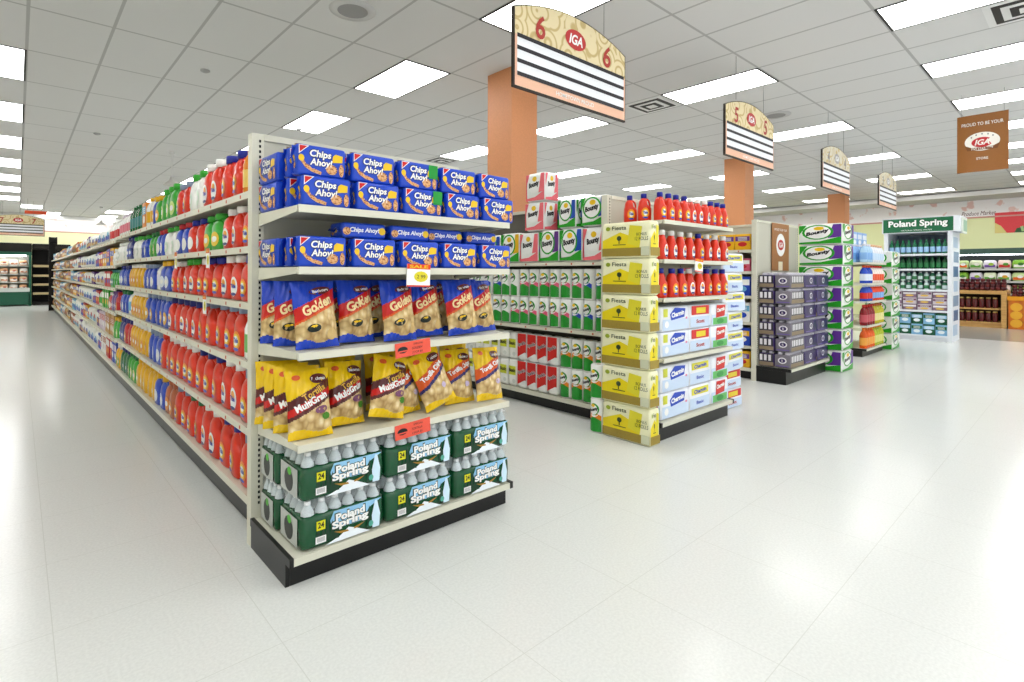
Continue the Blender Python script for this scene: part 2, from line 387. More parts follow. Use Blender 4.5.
# ------------------------------------------------------------------ hanging aisle boards
TAN, PEACH, REDT, NAVY = mat('e9dab2', .55, 'swirl'), mat('efc4aa', .55), mat('b8433a', .5), mat('1e1b22', .5)
def board(num, wood='tan'):
    def f():
        W, H0, H1 = 1.24, .525, .645; t = .02
        bm = MB(); n = 16
        def prof(ins):
            P = [(-W/2+ins, ins), (W/2-ins, ins), (W/2-ins, H0-ins*.5)]
            for k in range(1, n):
                x = W/2-ins-(W-2*ins)*k/n; P.append((x, H0+(H1-H0)*(1-(2*x/W)**2)-ins*.7))
            P.append((-W/2+ins, H0-ins*.5)); return P
        P = prof(0); k = len(P)
        bm.add([(x, 0, z) for x, z in P]+[(x, t, z) for x, z in P], [tuple(range(k)), tuple(range(2*k-1, k-1, -1))]+[(i, i+k, (i+1) % k+k, (i+1) % k) for i in range(k)], mat('2a211d', .5))
        fc = MB(); bg = TAN if wood == 'tan' else mat('d9d2bd', .55, 'swirl')
        fc.poly([p for p in prof(.012)], bg, flat(0), .002)
        fc.rect(-W/2+.012, W/2-.012, .012, .42-.36+.02, PEACH, flat(0), .003); fc.rect(-W/2+.012, -W/2+.035, .08, .345, PEACH, flat(0), .003); fc.rect(W/2-.035, W/2-.012, .08, .345, PEACH, flat(0), .003)
        fc.text('HOMETOWN PROUD', 0, .046, .42, .03, WHITE, flat(0), .005, off=.01)
        tc = REDT if wood == 'tan' else mat('8b8684', .5)
        for sx in (-1, 1): fc.text(num, sx*.37, .455, .095, .165, tc, flat(0), .005, shear=.1, off=.02)
        fc.disc(0, .475, .115, .072, mat('c63a3a', .4) if wood == 'tan' else mat('a8a29f', .5), flat(0), .0045, 24); fc.text('IGA', 0, .475, .15, .075, WHITE, flat(0), .006, shear=.25, off=.03)
        st = MB()
        st.rect(-W/2+.03, W/2-.03, .085, .345, mat('eceef2', .4), flat(0), .0045)
        for z in (.085, .17, .255, .335): st.rect(-W/2+.03, W/2-.03, z-.006, z+.021, NAVY, flat(0), .006)
        wr = MB()
        for sx in (-.35, .35): wr.tube([(sx, .01, H0+.1), (sx, .01, 1.08)], .0025, mat('707070', .5), 4)
        return 'aisle_sign', [('board', bm, 'dark edged backing board'), ('face', fc, None), ('slat_rows', st, 'blank white category strips with dark rules'), ('hanging_wires', wr, None)]
    return f
for num, x, y, z, lb in (('6', 3.01, 2.51, 2.535, 'tan arched hanging board with red number six, nearest and largest'), ('5', 6.0, 2.517, 2.54, 'tan arched hanging board with red number five'),
                      ('4', 8.9, 2.51, 2.53, 'small pale arched hanging board with number four before the third column'), ('3', 11.85, 2.52, 2.54, 'smallest arched hanging board, number three, near the banner')):
    place('board'+num, board(num, 'tan' if num in '65' else 'pale'), (x, y, z), 0, lb, 'aisle sign', 'hanging aisle number boards')
place('board7', board('7'), (0.01, 22, 2.43), 0, 'tan arched hanging board with number seven above the far bread case', 'aisle sign', 'hanging aisle number boards')
def small_orange():
    m = MB().box(-.27, .27, -.02, .02, 0, .10, mat('e8673c', .5)); wr = MB().box(-.2, -.195, -.003, .003, .10, .474, BLACK).box(.195, .2, -.003, .003, .10, .474, BLACK); return 'hanging_panel', [('panel', m, None), ('hanging_wires', wr, None)]
place('orangep', small_orange, (.43, 22.4, 3.15), 0, 'small orange panel hanging under the ceiling at the far end', 'hanging sign')
# brown banner
def banner():
    w, h = .48, .72; b = MB(); nx = 12
    brown = mat('9c6420', .55, 'speckle')
    fn = lambda x, z: .006*math.sin(x*14)+.004*math.sin(z*9)
    b.grid(nx, 14, lambda u, v: ((u-.5)*w, fn((u-.5)*w, v*h), v*h), lambda u, v: brown)
    b.grid(nx, 14, lambda u, v: ((u-.5)*w, fn((u-.5)*w, v*h)+.002, v*h), lambda u, v: brown, flip=True)
    W = mat('f6f2ea', .5)
    b.text('PROUD TO BE YOUR', 0, .60, .39, .042, W, fn, .004, off=.01)
    b.disc(0, .375, .165, .115, W, fn, .004, 28); b.poly([(-.14, .27), (.14, .27), (.165, .34), (.10, .305), (-.10, .305), (-.165, .34)], mat('7c4a18', .5), fn, .006)
    b.disc(0, .365, .10, .062, mat('c8202a', .4), fn, .006, 24); b.text('IGA', 0, .365, .14, .07, W, fn, .008, shear=.25, off=.03)
    for k in range(5):
        a = R(40+25*k); b.disc(.13*math.cos(a), .375+.092*math.sin(a), .009, .012, mat('8a8a88', .5), fn, .007, 5)
    b.text('FIVE STAR 2009', 0, .287, .2, .028, W, fn, .008, off=.01); b.text('STORE', 0, .165, .11, .03, W, fn, .004, off=.01)
    wr = MB()
    for sx in (-.2, .2): wr.tube([(sx, 0, h-.01), (sx, 0, h+.28)], .002, mat('8a8a8a', .5), 4)
    return 'store_banner', [('cloth', b, None), ('hanging_wires', wr, None)]
place('banner', banner, (9.0, .945, 2.62), -PI/2, 'brown hanging banner with white oval emblem and red centre', 'banner')
# ------------------------------------------------------------------ shelving
def endcap(name, x0, x1, yf, yb, shelves, ztop, label, deck=.137, white=False, kick_in=.045, cat='shelving unit'):
    shell = mat('eceee9', .4) if white else STEEL
    r = empty(name, ((x0+x1)/2, yb, 0), label=label, cat=cat, group='end of aisle shelving units'); W = x1-x0; D = yb-yf; h = W/2
    for sx in (-1, 1):
        a = -h if sx < 0 else h-.055
        p = obj('upright', MB().box(a, a+.055, 0, .06, 0, ztop, shell), r)
        s = MB(); z = .2; xs = a+.032 if sx < 0 else a+.014
        while z < ztop-.03: s.box(xs, xs+.009, -.0015, 0, z, z+.013, DARKSLOT); z += .0254
        obj('slot_row', s, p)
    obj('back_panel', MB().box(-h+.055, h-.055, .005, .03, .12, ztop-.02, INNER), r)
    obj('top_rail', MB().box(-h+.055, h-.055, -.005, .055, ztop-.03, ztop, shell), r)
    for z in shelves:
        m = MB().box(-h+.035, h-.035, -D, -.002, z-.012, z, shell)
        for sx in (-1, 1):
            a = -h+.03 if sx < 0 else h-.035
            m.hexa([(a, -D+.01, z-.026), (a+.005, -D+.01, z-.026), (a+.005, -.002, z-.06), (a, -.002, z-.06), (a, -D+.01, z), (a+.005, -D+.01, z), (a+.005, -.002, z), (a, -.002, z)], shell)
        s = obj('shelf', m, r)
        obj('price_rail', MB().box(-h+.03, h-.03, -D-.012, -D, z-.03, z+.002, shell), s)
    obj('base_deck', MB().box(-h+.012, h-.012, -D-.01, -.002, deck-.032, deck, shell), r)
    k = MB(); k.box(-h+.02, h-.02, -D+kick_in, -D+kick_in+.02, .001, deck-.033, BLACK)
    for a in (-h, h-.02): k.box(a, a+.018, -D+kick_in, -.002, .001, deck-.033, BLACK); k.box(a-.004 if a < 0 else a, a+.014 if a < 0 else a+.022, -D-.012, -.002, deck-.032, deck+.004, BLACK)
    obj('kick_plate', k, r)
    return r
def run_section(key, side, depth, shelves, ztop, deck, L=1.2192, lip=.035, white=False, kick='black'):
    # one 4 ft section; local x along the run to the right, front at y = 0, back at y = depth
    def f():
        P = []; h = L/2
        P.append(('back_panel', MB().box(-h+.001, h-.001, depth-.02, depth, .1, ztop-.031, INNER if depth > .3 else mat('57544c', .7)), None))  # shade of deep stock put into the dark colour of shallow panels
        P.append(('top_rail', MB().box(-h+.001, h-.001, depth-.03, depth, ztop-.03, ztop, STEEL), None))
        P.append(('upright', MB().box(h-.041, h-.001, depth+.001, depth+.03, 0, ztop-.031, STEEL), None))
        for z in shelves:
            P.append(('shelf', MB().box(-h+.002, h-.002, 0, depth-.02, z-.015, z-.002, STEEL).box(-h+.002, h-.002, -.012, 0, z-lip, z, STEEL), None))
            for q in (-.4, -.12, .2, .45): P[-1][1].box(q-.008, q+.008, -.0135, -.012, z-lip+.008, z-.01, mat('c8603c', .5))
        P.append(('base_deck', MB().box(-h+.002, h-.002, 0, depth-.02, deck-.02, deck-.002, STEEL).box(-h+.002, h-.002, -.012, 0, deck-.04, deck, STEEL), None))
        P.append(('kick_plate', MB().box(-h+.001, h-.001, .05, .07, .001, deck-.04, BLACK), None))
        return 'shelving_section', P
    return (key, f)

ENDX0, ENDX1 = .84, 2.10
endcap('endcap_shelving', ENDX0, ENDX1, 2.21, 2.70, [1.605, 1.345, .985, .60], 1.995, 'cream end shelving holding blue cookie packs, chip bags and bottled water')
# long detergent run, left side: sections along +Y, front faces -X at X = .855
LZ = [1.728, 1.453, 1.171, .874, .544, .205]
secA = run_section('secA', 'L', .58, LZ[:5], 1.995, LZ[5])
LZB = [1.70, 1.40, 1.13, .84, .52, .205]
secB = run_section('secB', 'L', .58, LZB[:5], 1.96, LZB[5])
nsec = 17
for k in range(nsec):
    s = secA if k < 4 else secB
    place(s[0], s[1], (.867, 2.77+.6096+1.2192*k, 0), -PI/2, 'cream shelving section, '+nth(k+1)+' from near end of the long detergent run', 'shelving unit', 'sections of the long detergent run')
RUN_END = 2.77+1.2192*nsec
# ------------------------------------------------------------------ product kinds
ORG, YEL, BLU, RED, NAV, GRN = mat('e86a1c', .3), mat('f2cf2e', .3), mat('2348c8', .3), mat('d8282c', .3), mat('1b2a6e', .3), mat('1f9a3c', .3)
WH, BRN, BLK = mat('f6f6f4', .3), mat('6b3a1e', .5), mat('17171a', .4)
COOKIE, CHIP = mat('c98a54', .6, 'cookie'), mat('d9bf8a', .55, 'chip')
def cookie_pack(green=False):
    W, H, D = .242, .131, .07
    blue = mat('1f55cc', .28, 'film', 0, .3)
    def f():
        m = MB(); m.rbox(W-.02, D, H, .012, blue)
        for sx in (-1, 1):                       # crimped end fins
            z = [(sx*(W/2-.012), 0), (sx*(W/2+.002), .004)]
            m.grid(1, 8, lambda u, v: (z[0][0]+(z[1][0]-z[0][0])*u, .01*math.sin(v*12), .006+v*(H-.012)), lambda u, v: blue)
            m.grid(1, 8, lambda u, v: (z[0][0]+(z[1][0]-z[0][0])*u, .01*math.sin(v*12), .006+v*(H-.012)), lambda u, v: blue, flip=True)
        s = flat(-D/2-.001); X = lambda u: (u-.5)*(W-.024)
        Z = lambda v: v*H
        m.poly([(X(.02), Z(.66)), (X(.23), Z(.96)), (X(.02), Z(.96))], WH, s); m.poly([(X(.035), Z(.71)), (X(.19), Z(.94)), (X(.035), Z(.94))], RED, s, .002)
        m.disc(X(.07), Z(.54), .013, .015, YEL, s, .002, 10)
        bs = [(X(.05), Z(.44)), (X(.15), Z(.24)), (X(.28), Z(.12)), (X(.46), Z(.05))]
        for (a, b) in zip(bs, bs[1:]):
            m.poly([a, b, (b[0]+.006, b[1]+.012), (a[0]+.008, a[1]+.016)], COOKIE, s, .0015)
        for t, x, z, w, h in (('Chips', .46, .70, .4, .30), ('Ahoy!', .47, .42, .42, .30)):
            m.text(t, X(x), Z(z), w*W+.008, h*H+.008, NAV, s, .002, shear=.15, off=.07)
            m.text(t, X(x), Z(z), w*W, h*H, WH, s, .003, shear=.15, off=.03)
        m.poly([(X(.70), Z(.50)), (X(.92), Z(.54)), (X(.93), Z(.76)), (X(.78), Z(.80)), (X(.72), Z(.72))], YEL, s, .002)
        m.disc(X(.69), Z(.26), .026, .022, COOKIE, s, .003, 14); m.disc(X(.9), Z(.27), .012, .028, COOKIE, s, .0022, 12)
        if green: m.rect(X(.74), X(.99), Z(.45), Z(.97), GRN, s, .0035)
        # end print
        st = len(m.v); m.disc(0, Z(.5), .012, .02, YEL, flat(0), .001, 10); m.disc(.012, Z(.3), .01, .014, COOKIE, flat(0), .0015, 10)
        m.xf(Matrix.Translation((-W/2+.009, 0, 0)) @ Matrix.Rotation(-PI/2, 4, 'Z'), st)
        # top print
        st = len(m.v); m.text('Chips Ahoy!', 0, 0, .15, .028, WH, flat(0), .001, shear=.15, off=.03); m.disc(.09, 0, .018, .018, YEL, flat(0), .0012, 10); m.disc(-.09, -.005, .02, .018, COOKIE, flat(0), .0015, 10)
        m.xf(Matrix.Translation((0, 0, H)) @ Matrix.Rotation(-PI/2, 4, 'X'), st)
        return 'cookie_package', [('cookie_package', m, None)]
    return f
def chip_bag(kind, seed):
    def f():
        W, H, D = .195, .295, .09; q = random.Random(seed); ph = [q.uniform(0, 6) for _ in range(6)]
        def srf(x, z, sg=-1):
            u, v = 2*x/W, z/H
            e = max(0, 1-abs(u)**2.6)*max(0, min(1, 4.5*v*(1.0-v)))**.75
            wr = .004*math.sin(9*u+7*v+ph[0])*math.sin(11*v+ph[1])+.0025*math.sin(23*u-15*v+ph[2])
            return sg*(D/2*e*(1.15-.3*v)+.0015)+wr*(.3+e)
        yl, bl = mat('f0cf1e', .25, 'film', 0, .4), mat('1f4ec4', .25, 'film', 0, .4)
        rd, mr, og, nv = mat('cf2420', .28, 'film', 0, .3), mat('571c1e', .3, 'film', 0, .3), mat('dd6a24', .3, 'film', 0, .3), mat('2b2a6a', .3, 'film')
        top = bl if kind == 'gold' else yl
        def cls(u, v):
            t = v-.30*(u-.5)
            if kind == 'gold':
                if v < .10+.03*math.sin(u*9): return bl
                if t < .50: return CHIP
                if t < .535: return og
                if t < .74: return rd
                return top
            if v < .11+.03*math.sin(u*7): return yl
            if kind == 'grain':
                if t < .40: return CHIP
                if t < .46: return mr
                if t < .57: return rd
                if t < .70: return mr
                return yl
            if t < .47: return CHIP
            if t < .53: return nv
            if t < .73: return og
            return yl
        m = MB(); nx, nz = 44, 66
        jag = lambda u, v: (u-.5)*W*(1-.05*math.sin(v*PI)+.012*math.sin(v*19+ph[3]))
        m.grid(nx, nz, lambda u, v: (jag(u, v), srf((u-.5)*W, v*H), v*H), cls)
        m.grid(nx, nz, lambda u, v: (jag(u, v), srf((u-.5)*W, v*H, 1), v*H), lambda u, v: top if v > .5 or v < .1 else CHIP, flip=True)
        s = lambda x, z: srf(x, z)
        rt = math.atan(.30*H/W)
        if kind == 'gold':
            m.text('Golden', -.002, .185, .14, .045, mat('f5dfae', .4), s, .004, off=.04, rot=rt, shear=.2)
            m.disc(.02, .25, .05, .018, mat('5c1c1c', .4), s, .004, 14, rot=.15); m.text('Bachman', .02, .25, .075, .014, WH, s, .006, off=.02, rot=.15)
            m.disc(-.025, .085, .03, .018, mat('16211c', .4), s, .004, 12, rot=.1); m.disc(-.025, .092, .02, .006, YEL, s, .005, 10, rot=.1)
            m.disc(.055, .055, .024, .026, mat('d9bd84', .5), s, .005, 14)
        else:
            m.disc(-.055, .262, .018, .012, og, s, .004, 12); m.disc(.04, .25, .04, .022, mr, s, .004, 14); m.text('Bachman', .04, .25, .065, .015, WH, s, .006, off=.02)
            if kind == 'grain':
                m.text('Tortilla', .012, .192, .11, .028, mat('e9c25a', .4), s, .004, off=.02, rot=rt)
                m.text('MultiGrain', .0, .154, .148, .032, WH, s, .004, off=.04, rot=rt*.9)
                m.disc(.04, .115, .03, .016, mat('7a4a6a', .5), s, .004, 10, rot=.2); m.disc(.06, .085, .02, .016, mat('4f8a2c', .6), s, .004, 9)
            else:
                m.text('Tortilla Chips', .0, .186, .152, .034, WH, s, .004, off=.04, rot=rt*.9)
                m.disc(.03, .10, .016, .016, mat('c9b8d6', .5), s, .004, 10)
        return 'chip_bag', [('chip_bag', m, None)]
    return f
def water_case():
    W, D, H = .39, .255, .208
    gr, sky, mtn, gold = GREENW, mat('9fd0ee', .3), mat('eef5fb', .35), mat('a8842c', .4)
    tree = mat('0c3a22', .4)
    bt = mat('eaf4f8', .08, 'clear'); cp = mat('f7f9fa', .3); P = []
    wrap = MB(); hz = .142
    wrap.rbox(W, D, hz, .022, gr, bulge=.003)
    s = flat(-D/2-.004); X = lambda u: (u-.5)*W
    wrap.poly([(X(.36), .140), (X(.32), .105), (X(.34), .062), (X(.72), .062), (X(.80), .11), (X(.97), .140)], sky, s)
    wrap.poly([(X(.26), .004), (X(.44), .026), (X(.54), .052), (X(.62), .040), (X(.78), .010), (X(.82), .004)], mtn, s, .002)
    for k, u in enumerate((.18, .24, .29, .34, .39, .80, .86, .92)):
        h = (.13, .10, .135, .11, .09, .12, .10, .13)[k]; wrap.poly([(X(u-.035), .02), (X(u+.035), .02), (X(u), h)], tree, s, .0025)
    wrap.rect(X(.16), X(.26), .078, .118, mat('e2e02c', .4), s, .003); wrap.text('24', X(.21), .10, .028, .026, BLK, s, .004, off=.03)
    wrap.rect(X(.15), X(.27), .022, .052, WH, s, .003)
    for k in range(8): wrap.rect(X(.165+.012*k), X(.169+.012*k), .028, .048, BLK, s, .004)
    for (t, x, z, w, h) in (('Poland', .56, .112, .14, .034), ('Spring', .56, .078, .175, .042)):
        wrap.text(t, X(x), z, w+.010, h+.008, mat('12351f', .4), s, .0035, off=.07, rot=.04); wrap.text(t, X(x), z, w, h, WH, s, .005, off=.045, rot=.04)
    wrap.poly([(X(.36), .052), (X(.44), .036), (X(.54), .034), (X(.53), .042), (X(.44), .046)], gold, s, .0035); wrap.poly([(X(.74), .054), (X(.66), .038), (X(.60), .036), (X(.61), .044), (X(.66), .048)], gold, s, .0035)
    wrap.poly([(X(.84), .012), (X(.93), .012), (X(.94), .07), (X(.92), .10), (X(.90), .135), (X(.87), .135), (X(.85), .10), (X(.83), .07)], mat('d6ecfa', .3), s, .004)
    wrap.disc(X(.82), .035, .012, .014, mat('5cae9c', .4), s, .0045, 10)
    # open end of the film: grey shrink opening with green dot
    st = len(wrap.v); wrap.rect(-.095, .095, .012, .134, mat('b9bdb9', .3, 'film'), flat(0), .002); wrap.disc(.0, .07, .05, .05, mat('2b2f2d', .4), flat(0), .003, 14); wrap.disc(.01, .11, .022, .018, mat('5ec23e', .4), flat(0), .004, 10)
    wrap.xf(Matrix.Translation((-W/2-.004, 0, 0)) @ Matrix.Rotation(-PI/2, 4, 'Z'), st)
    P.append(('wrap', wrap, 'green printed film wrap'))
    for i in range(6):
        for j in range(4):
            x, y = (i-2.5)*.0625, (j-1.5)*.0615
            b = MB().lathe([(.0295, .143), (.0285, .155), (.018, .176), (.0125, .186)], bt, 8, x, y, cap=(0, 1)); b.lathe([(.0145, .186), (.0145, .2), (.012, .203)], cp, 8, x, y)
            P.append(('bottle', b, None))
    top = MB().rbox(W-.012, D-.012, .066, .02, mat('eef4f6', .1, 'haze'), z0=.1405)
    P.append(('clear_film', top, 'clear film over the bottle tops'))
    return 'water_case', P
# ------------------------------------------------------------------ cookie endcap stock
fs = [cookie_pack(), cookie_pack(True)]
def cook(x, y, z, rz, label, green=False, rot=None):
    place('cook%d' % green, fs[green], (x, y, z), rz, label, 'cookies', 'blue cookie packages on the end shelving', rot=rot)
xs = [1.0+.252*i for i in range(5)]
pos = ['leftmost', 'second from left', 'middle', 'fourth from left', 'rightmost']
for i, x in enumerate(xs):
    cook(x+.006, 2.262, 1.608, rnd.uniform(-.03, .03), 'blue cookie pack, '+pos[i]+' of the lower row, top shelf front', i == 2)
    cook(x-.012, 2.275, 1.7395, rnd.uniform(-.05, .05), 'blue cookie pack, '+pos[i]+' of the upper row, top shelf front', i == 2)
    cook(x-.012, 2.262, 1.348, rnd.uniform(-.03, .03), 'blue cookie pack, '+pos[i]+' in the front row of the second shelf')
for k, z in enumerate((1.608, 1.7395)):
    lv = ('lower', 'upper')[k]
    cook(.905, 2.575, z, -PI/2+.02, 'blue cookie pack facing the left aisle, beside the post, '+lv+' of two on top shelf')
    for i in range(5): cook(.99+.247*i, 2.372, z, rnd.uniform(-.03, .03), 'blue cookie pack in the back row, '+lv+' layer, '+nth(i+1)+' from left, top shelf')
cook(.905, 2.575, 1.348, -PI/2+.02, 'blue cookie pack facing the left aisle on the second shelf beside the post')
for i in range(5): cook(.99+.247*i, 2.372, 1.348, rnd.uniform(-.03, .03), 'blue cookie pack in the back row of the second shelf, '+nth(i+1)+' from left')
for i in range(4): cook(1.20+.247*i, 2.385+(.04 if i > 1 else 0), 1.481+.036, 0, 'blue cookie pack lying flat on the second shelf row, '+nth(i+1)+' from left', rot=(PI/2, 0, rnd.uniform(-.05, .05)))
# chip bags
def bag(kind, i, x, y, z, rz, tilt, label, roll=0):
    key = 'bag%s%d' % (kind, i % 3)
    place(key, chip_bag(kind, i % 3+{'gold': 0, 'grain': 10, 'tort': 20}[kind]), (x, y, z+.1*abs(math.sin(roll))+.002), 0, label, 'chips', 'chip bags on the end shelving', rot=(-tilt, roll, rz))
gx = [.985, 1.205, 1.405, 1.605, 1.80, 1.99]
gp = ['leftmost', 'second from left', 'third from left', 'fourth from left', 'fifth from left', 'rightmost']
for i, x in enumerate(gx): bag('gold', i, x, 2.27+.06*(i % 2), .987, rnd.uniform(-.12, .12), .2, 'blue and red bag of golden chips, '+gp[i]+' in the front row', rnd.uniform(-.05, .05))
for i, (x, y) in enumerate(((.945, 2.42), (.935, 2.56))): bag('gold', i+1, x, y, .987, -.45, .12, 'blue and red chip bag facing the left aisle, '+('nearer the corner' if i == 0 else 'nearer the post'))
for i in range(5): bag('gold', i, 1.17+.195*i, 2.46, .99, rnd.uniform(-.1, .1), .1, 'blue and red chip bag in the back row, '+nth(i+1)+' from left')
yp = [(.955, 'grain', 0), (1.155, 'grain', .06), (1.325, 'grain', .22), (1.49, 'tort', .02), (1.655, 'tort', -.32), (1.83, 'tort', .0), (1.99, 'tort', .05)]
yn = ['leftmost at the corner', 'second from left', 'third from left, leaning', 'fourth from left', 'fifth from left, leaning sideways', 'sixth from left', 'rightmost']
for i, (x, k, ro) in enumerate(yp): bag(k, i, x, 2.27+.07*(i % 2), .602, rnd.uniform(-.1, .1)+(.15 if i in (3,) else 0), .22, ('yellow and maroon multigrain' if k == 'grain' else 'yellow and orange tortilla')+' chip bag, '+yn[i]+' in front row', ro)
for i, (x, y) in enumerate(((.94, 2.40), (.93, 2.50), (.925, 2.60))): bag('grain', i+1, x, y, .602, -.4, .08, 'yellow multigrain chip bag facing the left aisle, '+['nearest the corner', 'in the middle', 'nearest the post'][i])
for i in range(4): bag('grain' if i < 2 else 'tort', i, 1.20+.24*i, 2.50, .607, rnd.uniform(-.1, .1), .1, 'yellow chip bag in the back row, '+nth(i+1)+' from left')
# water cases: three across, two high, and two stacks behind facing the aisle
for k, z in enumerate((.139, .349)):
    lv = ('lower', 'upper')[k]
    for i, n in enumerate(('left', 'middle', 'right')):
        place('wcase', water_case, (1.088+.403*i, 2.345, z), 0, 'green wrapped water case, front '+n+', '+lv+' of two', 'bottled water', 'green wrapped cases of bottled water')
    place('wcase', water_case, (1.02, 2.585, z), .0, 'green wrapped water case behind the corner case beside the post, '+lv+' of two', 'bottled water', 'green wrapped cases of bottled water', sc=(.72, .82, 1))
# tags on the shelf edges
def tag_orange(txt):
    def f():
        m = MB().box(-.1, .1, 0, .001, 0, .07, mat('f0705c', .6)); s = flat(0); ink = mat('4a2020', .6)
        m.disc(-.06, .035, .028, .016, BLK, s, .001, 12); m.rect(-.085, -.035, .026, .032, mat('f0705c', .6), s, .002); m.text('SPECIAL', .03, .055, .055, .009, ink, s, .001, shear=.1)
        m.text(txt, .022, .035, .06, .011, ink, s, .001, shear=.2); m.text('2 FOR $5', .022, .014, .06, .011, ink, s, .001, shear=.2); return 'price_tag', [('price_tag', m, None)]
    return f
place('tagA', tag_orange('GOLDEN'), (1.43, 2.192, .925), 0, 'handwritten orange price tag on the edge under the blue chip bags', 'price tag', rot=(0, -.08, 0))
place('tagB', tag_orange('TORTILLA'), (1.43, 2.192, .535), 0, 'handwritten orange price tag on the edge above the water cases', 'price tag', rot=(0, -.06, 0))
def tag_sale(w=.1, h=.11):
    def f():
        m = MB().box(-w/2, w/2, 0, .001, 0, h, WH); s = flat(0)
        m.rect(-w/2, w/2, h*.78, h, mat('ee5a24', .5), s, .001); m.text('SALE', 0, h*.89, w*.8, h*.14, YEL, s, .002, off=.03)
        m.disc(w*.1, h*.45, w*.3, h*.24, mat('e9dc3c', .5), s, .001, 12); m.text('2 99', w*.1, h*.45, w*.36, h*.16, BLK, s, .002); m.rect(-w/2, w/2, 0, h*.07, mat('e8604c', .5), s, .001)
        return 'sale_tag', [('sale_tag', m, None)]
    return f
place('sale', tag_sale(.135, .11), (1.455, 2.192, 1.255), 0, 'white and yellow sale tag hanging from the second cookie shelf edge', 'price tag', rot=(0, .03, 0))
# ------------------------------------------------------------------ bottles, boxes, bags
def jug(W, D, H, body, cap, style='tide', parts=True):
    def f():
        bm = mat(body, .3, 'plain', 0, .3); cm = mat(cap, .35); m = MB(); n = 16
        def ring(z, sh, a, b):
            return [(sh*W+math.copysign(abs(math.cos(t))**.7, math.cos(t))*a*W, math.copysign(abs(math.sin(t))**.7, math.sin(t))*b*D, z*H) for t in (2*PI*k/n for k in range(n))]
        m.loft([ring(0, 0, .45, .42), ring(.03, 0, .49, .48), ring(.25, 0, .5, .5), ring(.46, 0, .49, .5), ring(.53, -.02, .45, .49), ring(.58, -.1, .33, .47), ring(.68, -.12, .29, .43), ring(.76, -.1, .26, .36), ring(.82, -.08, .17, .26), ring(.86, -.08, .13, .2)], bm)
        m.tube([(-.02*W, 0, .80*H), (.18*W, 0, .80*H), (.33*W, 0, .74*H), (.40*W, 0, .62*H), (.40*W, 0, .48*H)], .075*W, bm, 8, 1.5)
        c = MB().lathe([(.22*W, .83*H), (.22*W, .975*H), (.2*W, H)], cm, 12, -.06*W, 0)
        srf = lambda x, z: -.497*D*max(.02, 1-abs(2*x/W)**3)**.33
        l = MB()
        if style in ('tide', 'tidew'):
            x0, z0 = -.04*W, .30*H
            if style == 'tide':
                l.disc(x0, z0, .30*W, .19*H, mat('f6a11c', .3), srf, .0015, 16); l.disc(x0, z0, .22*W, .14*H, mat('f9dc4a', .3), srf, .0025, 14); l.disc(x0, z0, .15*W, .10*H, WH, srf, .0032, 12)
            else:
                l.disc(x0, z0, .26*W, .22*H, WH, srf, .0015, 16); l.disc(x0, z0+.06*H, .15*W, .10*H, mat('f3b23a', .3), srf, .0025, 12)
            l.text('Tide', x0, z0+.01*H, .36*W, .10*H, mat('1c3fae', .3), srf, .004, off=.05)
            l.disc(x0, z0-.17*H, .2*W, .035*H, mat('2a58c8' if style == 'tide' else '1d2f7a', .3), srf, .0035, 10)
        else:
            l.disc(-.02*W, .3*H, .3*W, .2*H, mat(style, .35), srf, .0015, 14); l.disc(-.02*W, .3*H, .18*W, .08*H, WH, srf, .0025, 12)
        if parts: return 'detergent_bottle', [('body', m, None), ('cap', c, None), ('front_label', l, None)]
        st = len(m.v)
        for q in (c, l):
            o = len(m.v); m.v += q.v
            for fc, mi, sm in zip(q.f, q.m, q.sm): m.f.append(tuple(a+o for a in fc)); m.m.append(m.mi(q.mats[mi])); m.sm.append(sm)
        return 'detergent_bottle', [('detergent_bottle', m, None)]
    return f
def bottle(r, H, body, cap, lab, ey=1.0, n=10, name='bottle'):
    def f():
        m = MB(); bm = mat(body, .25)
        m.lathe([(r*.9, 0), (r, .01), (r, H*.62), (r*.75, H*.76), (r*.36, H*.87), (r*.34, H*.9)], bm, n, ey=ey)
        m.lathe([(r*.42, H*.88), (r*.42, H*.98), (r*.34, H)], mat(cap, .4), n, ey=ey)
        m.lathe([(r*1.02, H*.15), (r*1.02, H*.52)], mat(lab, .4), n, ey=ey, cap=(0, 0)); return name, [(name, m, None)]
    return f
def box(W, D, H, col, c2, c3, name='box'):
    def f():
        m = MB(); m.rbox(W, D, H, .004, mat(col, .45)); s = flat(-D/2); 
        m.rect(-W*.47, W*.47, H*.55, H*.85, mat(c2, .45), s); m.disc(0, H*.35, W*.3, H*.15, mat(c3, .45), s, .0015, 12)
        for z in (.6, .68, .76): m.rect(-W*.3, W*.3, H*z, H*(z+.03), WH, s, .002)
        return name, [(name, m, None)]
    return f
def softbag(W, D, H, col, c2, c3, name='bag'):
    def f():
        m = MB(); m.rbox(W, D, H, min(.05, H*.3), mat(col, .4, 'film'), bulge=.01); s = flat(-D/2-.012)
        m.rect(-W*.42, W*.42, H*.22, H*.5, mat(c2, .4), s); m.disc(W*.1, H*.55, W*.22, H*.16, mat(c3, .4), s, .002, 12)
        return name, [(name, m, None)]
    return f
